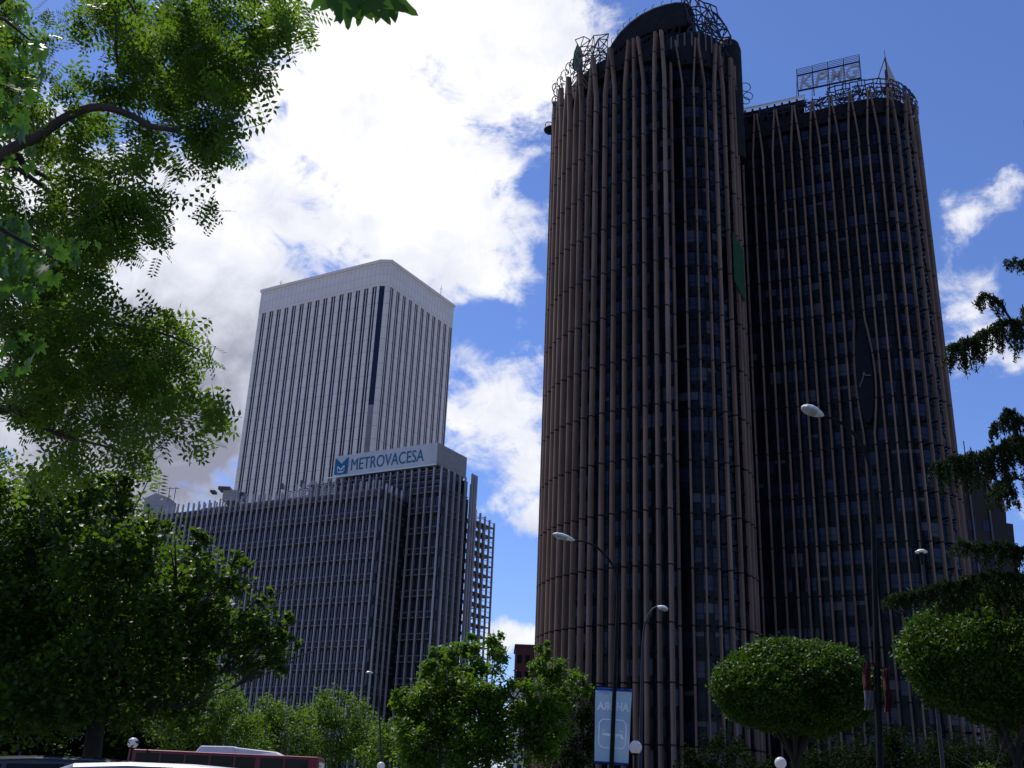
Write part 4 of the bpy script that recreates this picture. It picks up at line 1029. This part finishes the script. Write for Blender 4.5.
# cedar reaching in from the right
cd = thing('cedar_tree', 'dark cedar whose drooping boughs reach in from the right edge', 'tree', (at(1120, 740, 21).x, 21, .12))
tb = Vector((at(1120, 740, 21).x, 21, .12))
b = MB(); b.tube([tb, tb+Vector((.1, 0, 5)), tb+Vector((.0, .1, 10)), tb+Vector((.1, 0, 17))], [.42, .33, .22, .05], 12)
tw = []    # twig sample points
def bough(pts, r0, drp, n, spread=.25, dens=1.0):
    Pp = [Vector(p) for p in pts]; cur = []
    for i in range(len(Pp)-1):
        for k in range(10): cur.append(Pp[i].lerp(Pp[i+1], k/10))
    cur.append(Pp[-1]); b.tube(Pp, [r0*(1-.85*i/(len(Pp)-1)) for i in range(len(Pp))], 7)
    m = len(cur)
    for j in range(n):
        f = random.random()**.8; i = int(f*(m-1)); s = cur[i]; e_tip = 1-.55*f
        out = Vector((random.uniform(-1, .6), random.uniform(-1, 1), random.uniform(-.25, .35)))*spread*(1.2-.5*f)
        L = drp*random.uniform(.3, 1)*(.55+.45*math.sin(min(1, (1-f)*2.2+.25)*math.pi/2))
        p0 = s; p1 = s+out*.6+Vector((0, 0, .02)); p2 = s+out+Vector((0, 0, -L*.5)); p3 = s+out*1.1+Vector((0, 0, -L))
        b.tube([p0, p1, p2, p3], [.010, .008, .006, .003], 4, cap=False)
        for a_, c_ in ((p0, p1), (p1, p2), (p2, p3)):
            q = int(34*dens*max(.15, (c_-a_).length/.25))
            for _ in range(q): tw.append(a_.lerp(c_, random.random()))
def P3(*l): return [at(x, y, yy) for x, y, yy in l]
bough(P3((1110, 300, 21), (1060, 268, 20.5), (1024, 262, 20), (1003, 262, 19.8)), .05, .28, 26, .22)
bough(P3((1110, 360, 21), (1050, 325, 20.3), (1010, 322, 20), (975, 340, 19.7), (950, 348, 19.5)), .07, .75, 120, .32)
bough(P3((1012, 322, 20), (1000, 303, 19.8), (985, 293, 19.7), (976, 306, 19.6)), .03, .30, 26, .15)
bough(P3((1110, 310, 21), (1060, 305, 21), (1020, 312, 20.8)), .05, .5, 50, .35)
bough(P3((1110, 480, 21), (1060, 440, 20.4), (1024, 440, 20), (985, 455, 19.6), (935, 466, 19.3)), .09, .75, 190, .38)
bough(P3((1045, 440, 20.2), (1018, 420, 19.8), (1005, 410, 19.7), (994, 432, 19.6)), .03, .5, 40, .2)
bough(P3((1110, 500, 21), (1060, 490, 21), (1015, 478, 20.6), (990, 495, 20.4)), .05, .7, 60, .35)
bough(P3((1110, 600, 21), (1060, 560, 20.6), (1010, 548, 20.2), (960, 545, 19.9)), .07, .40, 130, .4, 1.1)
bough(P3((1110, 640, 21), (1050, 580, 20.6), (1000, 575, 20.2), (940, 588, 19.8), (885, 603, 19.5)), .07, .36, 170, .4, 1.1)
bough(P3((1110, 640, 22), (1050, 600, 21.6), (980, 590, 21.2), (930, 600, 20.8)), .07, .5, 120, .5, 1.1)
b.build('trunk', 'bark', cd, smooth=True)
tw = np.array([tuple(p) for p in tw]); tw += rng.normal(size=tw.shape)*.022
leafmesh('crown', 'cedar', tw, .095*(.6+.8*rng.random(len(tw))), [(0, -.5, 0), (.13, 0, .03), (0, .5, 0), (-.13, 0, .03)], [(0, 1, 2), (0, 2, 3)], cd, rotmats(len(tw), 0, 1.2))

# acacia hanging in from the upper left
ac_base = Vector((-7.2, 6.4, .12))
ac = thing('acacia_tree', 'feathery green acacia overhanging the upper left with a dark arching limb', 'tree', ac_base)
b = MB()
b.tube([ac_base, Vector((-7.3, 6.5, 2.2)), Vector((-7.0, 6.8, 4.0)), Vector((-6.9, 7, 6.2)), Vector((-6.6, 7.2, 8.6)), Vector((-6.0, 7.4, 10))], [.30, .25, .22, .19, .12, .04], 12)
def limb(pts, r0, r1, n=8):
    Pp = [Vector((p.x, p.y, p.z)) for p in P3(*pts)]; line = []
    for i in range(len(Pp)-1):
        q0, q1, q2, q3 = Pp[max(i-1, 0)], Pp[i], Pp[i+1], Pp[min(i+2, len(Pp)-1)]
        for k in range(5):
            t = k/5; line.append(.5*((2*q1)+(-q0+q2)*t+(2*q0-5*q1+4*q2-q3)*t*t+(-q0+3*q1-3*q2+q3)*t**3))
    line.append(Pp[-1]); m = len(line)
    b.tube(line, [r0+(r1-r0)*i/(m-1) for i in range(m)], n); return line
limb([(-330, 420, 7), (-120, 240, 7), (0, 156, 7), (35, 138, 7), (70, 115, 7), (100, 107, 7), (130, 115, 7), (150, 126, 7), (178, 130, 7)], .052, .020)
limb([(-330, 420, 7), (-160, 230, 7), (0, 160, 7.1), (25, 166, 7.2), (50, 180, 7.3)], .06, .012)
limb([(-350, 560, 7), (-150, 450, 7), (0, 410, 7.4), (25, 415, 7.5), (60, 380, 7.6), (110, 365, 7.7), (170, 355, 7.8)], .05, .008)
limb([(25, 415, 7.5), (60, 435, 7.6), (100, 445, 7.8), (140, 455, 8)], .02, .005)
limb([(-200, 50, 7), (-50, 30, 7), (60, -40, 7.2), (112, -10, 7.3), (116, 50, 7.4), (118, 68, 7.4)], .04, .006)
limb([(60, -40, 7.2), (120, -10, 7.3), (160, 60, 7.5), (200, 110, 7.7)], .014, .004)
limb([(-100, -120, 7.2), (100, -100, 7.2), (200, -60, 7.5), (270, 0, 7.8), (290, 60, 8)], .04, .006)
limb([(0, 156, 7), (60, 200, 7.4), (110, 250, 7.8)], .025, .006)
limb([(-150, 450, 7), (-40, 330, 7.3), (60, 320, 7.6), (150, 330, 7.9), (200, 350, 8)], .03, .006)
# leafy masses (px, py, rx, ry, count)
mass = [(140, 30, 75, 40, 400), (210, 35, 75, 42, 470), (282, 16, 36, 24, 120), (236, 84, 38, 32, 150), (180, 90, 60, 42, 320), (190, 140, 45, 26, 180), (205, 150, 20, 16, 45), (90, 100, 35, 25, 80), (100, 12, 30, 18, 60),
        (100, 165, 70, 32, 240), (40, 205, 60, 40, 280), (110, 215, 45, 30, 170), (165, 205, 40, 18, 100), (60, 250, 60, 40, 190), (72, 280, 42, 26, 110),
        (20, 110, 35, 60, 260), (15, 60, 30, 40, 160), (10, 20, 30, 25, 80),
        (60, 350, 75, 42, 430), (130, 350, 55, 34, 250), (165, 340, 36, 24, 95), (172, 378, 40, 22, 105), (192, 422, 26, 16, 50), (160, 400, 36, 28, 90), (20, 400, 55, 40, 210), (140, 440, 22, 28, 60), (50, 450, 34, 18, 42), (208, 352, 14, 10, 14), (90, 400, 50, 26, 120), (20, 300, 40, 40, 180), (30, 470, 30, 14, 28), (90, 425, 30, 18, 40), (214, 440, 10, 8, 8)]
cen = []
for (px, py, rx_, ry_, cnt) in mass:
    cnt = int(cnt*1.05); nsub = max(3, cnt//12)
    for s in range(nsub):
        a = random.random()*6.283; r_ = math.sqrt(random.random())
        sx, sy = px+rx_*r_*math.cos(a), py+ry_*r_*math.sin(a); yy = random.uniform(6.9, 8.9)
        c0 = at(sx, sy, yy); e0 = c0+Vector((random.uniform(-.18, .18), random.uniform(-.2, .2), random.uniform(-.22, .05)))
        b.tube([c0, e0], [.004, .002], 4, cap=False)
        for k in range(max(1, int(cnt/nsub))):
            q = c0.lerp(e0, random.random()); cen.append((q.x+random.gauss(0, .05), q.y+random.gauss(0, .06), q.z+random.gauss(0, .045)))
b.build('trunk', 'bark', ac, smooth=True)
cen = np.array(cen); pv_, pf_ = pinnate()
leafmesh('crown', 'leaf_acacia', cen, .245*(.6+.8*rng.random(len(cen))), pv_, pf_, ac, rotmats(len(cen), .15, .9))

# broad-leaved plane branches close overhead
bt = thing('plane_tree', 'broad lobed plane leaves hanging close at the top and left edge', 'tree', (-3.6, 1.2, .12))
def big_leaf():
    out = []; lob = [(-90, .0), (-60, .36), (-48, .30), (-35, .50), (-22, .42), (-12, .58), (4, .40), (14, .36), (28, .52), (38, .48), (50, .70), (60, .56), (70, .44), (80, .60), (84, .74), (90, .86)]
    V = [(0, 0, 0)]
    for a, r in lob: V.append((r*math.cos(R(a)), r*math.sin(R(a)), .10*r*r*math.cos(R(a))))
    for a, r in lob[::-1][1:-1]: V.append((-r*math.cos(R(a)), r*math.sin(R(a)), .10*r*r*math.cos(R(a))))
    n = len(V)-1
    return V, [(0, i, i+1 if i < n else 1) for i in range(1, n+1)]
bV, bF = big_leaf()
b = MB()
b.tube([(-3.6, 1.2, .12), (-3.7, 1.3, 2.2), (-3.4, 1.7, 3.6), (-3.0, 2.0, 4.6)], [.20, .17, .13, .07], 12)
s0 = Vector((-3.4, 1.7, 3.6))
tipA = at(355, -30, 2.6); b.tube([s0, s0.lerp(tipA, .5)+Vector((0, 0, .35)), tipA+Vector((-.25, 0, .08)), tipA, at(420, -40, 2.7)], [.05, .025, .012, .008, .004], 8)
tipB = at(20, 240, 3.6); b.tube([s0, s0.lerp(tipB, .5)+Vector((0, 0, .15)), tipB, at(60, 262, 3.8)], [.045, .025, .008, .004], 8)
tipC = at(5, 20, 3.6); b.tube([s0, s0.lerp(tipC, .5)+Vector((0, 0, .15)), tipC, at(30, 40, 3.8)], [.045, .02, .008, .004], 8)
b.build('trunk', 'bark2', bt, smooth=True)
cen = []; sz = []; Rm = []
def Rfrom(tip_dir, nrm):
    t = Vector(tip_dir).normalized(); n_ = Vector(nrm); n_ = (n_-t*n_.dot(t)).normalized(); x_ = t.cross(n_)
    return np.array([[x_[i], t[i], n_[i]] for i in range(3)])
for (px, py, yy, s, ang) in [(337, -8, 2.5, .13, -80), (357, -14, 2.6, .13, -100), (375, -4, 2.55, .135, -22), (347, -2, 2.7, .11, -60), (330, -14, 2.6, .12, -120), (388, -4, 2.6, .135, -32), (362, 4, 2.75, .10, -95), (348, 6, 2.6, .10, -85), (380, 6, 2.65, .09, -60)]:
    p = at(px, py, yy); a = R(ang); cen.append(tuple(p)); sz.append(s)
    Rm.append(Rfrom((math.cos(a), .1, math.sin(a)), (random.uniform(-.3, .3), -1, -.45)))
rr = random.Random(2)
def spray(cx_, cy_, rx2, ry2, n, s):
    for _ in range(n):
        a = rr.random()*6.28; q = math.sqrt(rr.random())
        cen.append(tuple(at(cx_+rx2*q*math.cos(a), cy_+ry2*q*math.sin(a), rr.uniform(3.4, 4.4)))); sz.append(s*rr.uniform(.7, 1.2))
        Rm.append(Rfrom((rr.uniform(-.6, 1), rr.uniform(-.5, .5), rr.uniform(-1.2, .1)), (rr.uniform(-.6, .6), -.8, rr.uniform(-1, .3))))
spray(18, 262, 44, 34, 42, .075); spray(8, 245, 22, 30, 16, .075); spray(15, 70, 32, 60, 34, .065); spray(10, 350, 30, 25, 10, .06); spray(70, 250, 32, 14, 12, .05); spray(8, 150, 26, 40, 16, .065)
leafmesh('crown', 'leaf_broad', np.array(cen), np.array(sz)*1.0, bV, bF, bt, np.array(Rm))

# ================================================================== SKY AND LIGHT
W = bpy.data.worlds.new('World'); SC.world = W; W.use_nodes = True
nt = W.node_tree; n = nt.nodes; l = nt.links
SUN_EL, SUN_AZ = R(60), R(-38)       # azimuth from +Y towards +X
sky = n.new('ShaderNodeTexSky'); sky.sky_type = 'NISHITA'; sky.sun_disc = False
sky.sun_elevation = SUN_EL; sky.sun_rotation = SUN_AZ; sky.ozone_density = 3.0; sky.air_density = 1.0; sky.dust_density = .3; sky.altitude = 600
tint = n.new('ShaderNodeMix'); tint.data_type = 'RGBA'; tint.blend_type = 'MULTIPLY'; tint.inputs[0].default_value = 1
l.new(sky.outputs[0], tint.inputs[6]); tint.inputs[7].default_value = (.70, .80, 1.13, 1)
bg = n['Background']; bg.inputs[1].default_value = .13; l.new(tint.outputs[2], bg.inputs[0])
tc = n.new('ShaderNodeTexCoord'); nrmz = n.new('ShaderNodeVectorMath'); nrmz.operation = 'NORMALIZE'; l.new(tc.outputs['Generated'], nrmz.inputs[0])
def mth(op, a, c=None, cl=False):
    m_ = n.new('ShaderNodeMath'); m_.operation = op; m_.use_clamp = cl
    for i, v in enumerate((a, c)):
        if v is None: continue
        if isinstance(v, (int, float)): m_.inputs[i].default_value = v
        else: l.new(v, m_.inputs[i])
    return m_.outputs[0]
# warp the directions a little so the cloud masses have ragged borders
wn = n.new('ShaderNodeTexNoise'); wn.inputs['Scale'].default_value = 6; wn.inputs['Detail'].default_value = 3; l.new(nrmz.outputs[0], wn.inputs['Vector'])
ws = n.new('ShaderNodeVectorMath'); ws.operation = 'MULTIPLY_ADD'; l.new(wn.outputs['Color'], ws.inputs[0]); ws.inputs[1].default_value = (.12, .12, .12)
sb = n.new('ShaderNodeVectorMath'); sb.operation = 'SUBTRACT'; l.new(nrmz.outputs[0], sb.inputs[0]); sb.inputs[1].default_value = (.06, .06, .06); l.new(sb.outputs[0], ws.inputs[2])
wd = ws.outputs[0]
def blob(px, py, rpx, amt, src=None):
    d = ray(px, py).normalized(); dt = n.new('ShaderNodeVectorMath'); dt.operation = 'DISTANCE'
    l.new(src or wd, dt.inputs[0]); dt.inputs[1].default_value = tuple(d)
    mr = n.new('ShaderNodeMapRange'); mr.interpolation_type = 'SMOOTHSTEP'; l.new(dt.outputs['Value'], mr.inputs[0])
    mr.inputs[1].default_value = 0; mr.inputs[2].default_value = rpx/F*.93; mr.inputs[3].default_value = amt; mr.inputs[4].default_value = 0
    return mr.outputs[0]
def total(lst):
    acc = lst[0]
    for q in lst[1:]: acc = mth('ADD', acc, q)
    return acc
no = n.new('ShaderNodeTexNoise'); no.inputs['Scale'].default_value = 7; no.inputs['Detail'].default_value = 9; no.inputs['Roughness'].default_value = .62; no.inputs['Distortion'].default_value = .4
mp = n.new('ShaderNodeMapping'); mp.inputs['Scale'].default_value = (1, 1, 1.7); l.new(nrmz.outputs[0], mp.inputs[0]); l.new(mp.outputs[0], no.inputs['Vector'])
blobs = [(440, 110, 260, .46), (300, 200, 260, .34), (160, 400, 260, .65), (420, -60, 260, .4), (500, 420, 110, .42), (470, 250, 110, .3), (560, 40, 110, .35), (515, 640, 50, .75), (958, 222, 50, .52), (1008, 203, 50, .5), (955, 310, 60, .5), (975, 360, 50, .42), (990, 545, 50, .2), (20, 300, 300, .5), (-500, 100, 700, .5), (620, -500, 500, .3),
         (300, 170, 100, .22), (440, 270, 70, .22), (505, 150, 55, .42), (250, 220, 90, .2), (300, 105, 30, .25), (500, 300, 60, .25), (520, 480, 50, .3), (70, 40, 90, -.62), (296, 108, 28, -.55), (478, 330, 40, -.62), (540, 185, 34, -.5), (525, 255, 26, -.35), (520, 570, 75, -.6), (150, 235, 40, -.18), (780, 60, 160, -.3), (1000, 60, 260, -.3), (540, 320, 30, -.3), (620, 330, 90, -.3)]
bk = n.new('ShaderNodeVectorMath'); bk.operation = 'DOT_PRODUCT'; l.new(nrmz.outputs[0], bk.inputs[0]); bk.inputs[1].default_value = (0, -.94, .34)  # extra unseen cloud behind the camera, added to whiten the ambient light
bkm = n.new('ShaderNodeMapRange'); bkm.interpolation_type = 'SMOOTHSTEP'; l.new(bk.outputs['Value'], bkm.inputs[0]); bkm.inputs[1].default_value = 0; bkm.inputs[2].default_value = 1; bkm.inputs[3].default_value = 0; bkm.inputs[4].default_value = .05
nf = n.new('ShaderNodeTexNoise'); nf.inputs['Scale'].default_value = 24; nf.inputs['Detail'].default_value = 8; nf.inputs['Roughness'].default_value = .65; nf.inputs['Distortion'].default_value = .6; l.new(nrmz.outputs[0], nf.inputs['Vector'])
cov = mth('ADD', mth('ADD', mth('MULTIPLY', mth('SUBTRACT', nf.outputs[0], .5), .9), mth('ADD', total([blob(*q) for q in blobs]), bkm.outputs[0])), mth('MULTIPLY', mth('SUBTRACT', no.outputs[0], .5), 1.7))
mr = n.new('ShaderNodeMapRange'); mr.interpolation_type = 'SMOOTHSTEP'; l.new(cov, mr.inputs[0]); mr.inputs[1].default_value = .14; mr.inputs[2].default_value = .52
# cloud brightness
no2 = n.new('ShaderNodeTexNoise'); no2.inputs['Scale'].default_value = 11; no2.inputs['Detail'].default_value = 7; l.new(mp.outputs[0], no2.inputs['Vector'])
grey = total([blob(170, 470, 280, .66), blob(60, 430, 260, .4), blob(220, 300, 200, .24), blob(360, 330, 110, .22), blob(410, 90, 230, -.28), blob(300, 190, 120, -.12), blob(620, 60, 80, .1), blob(250, 60, 120, -.1)])
gg = mth('ADD', mth('ADD', grey, mth('MULTIPLY', mth('SUBTRACT', nf.outputs[0], .5), .75)), mth('MULTIPLY', mth('SUBTRACT', no2.outputs[0], .38), 1.3), True)
cr = n.new('ShaderNodeValToRGB'); l.new(gg, cr.inputs[0])
e = cr.color_ramp.elements; e[0].position = 0; e[0].color = (1.0, 1.0, 1.03, 1); e[1].position = 1; e[1].color = (.29, .30, .39, 1)
k = cr.color_ramp.elements.new(.35); k.color = (.78, .80, .90, 1)
bg2 = n.new('ShaderNodeBackground'); l.new(cr.outputs[0], bg2.inputs[0]); bg2.inputs[1].default_value = 1.05
ms = n.new('ShaderNodeMixShader'); l.new(mr.outputs[0], ms.inputs[0]); l.new(bg.outputs[0], ms.inputs[1]); l.new(bg2.outputs[0], ms.inputs[2])
l.new(ms.outputs[0], n['World Output'].inputs[0])

sl = bpy.data.lights.new('sun', 'SUN'); sl.energy = 4.6; sl.angle = R(.5); sl.color = (1, .95, .86)
so = bpy.data.objects.new('sun', sl); COL.objects.link(so)
sd = Vector((math.sin(SUN_AZ)*math.cos(SUN_EL), math.cos(SUN_AZ)*math.cos(SUN_EL), math.sin(SUN_EL)))
so.rotation_euler = (-sd).to_track_quat('-Z', 'Y').to_euler(); so.location = sd*400

vs_ = SC.view_settings; vs_.view_transform = 'Standard'; vs_.look = 'None'; vs_.gamma = 1; vs_.exposure = 0; vs_.use_curve_mapping = False
SC.render.engine = 'CYCLES'; SC.cycles.max_bounces = 4; SC.cycles.transparent_max_bounces = 8
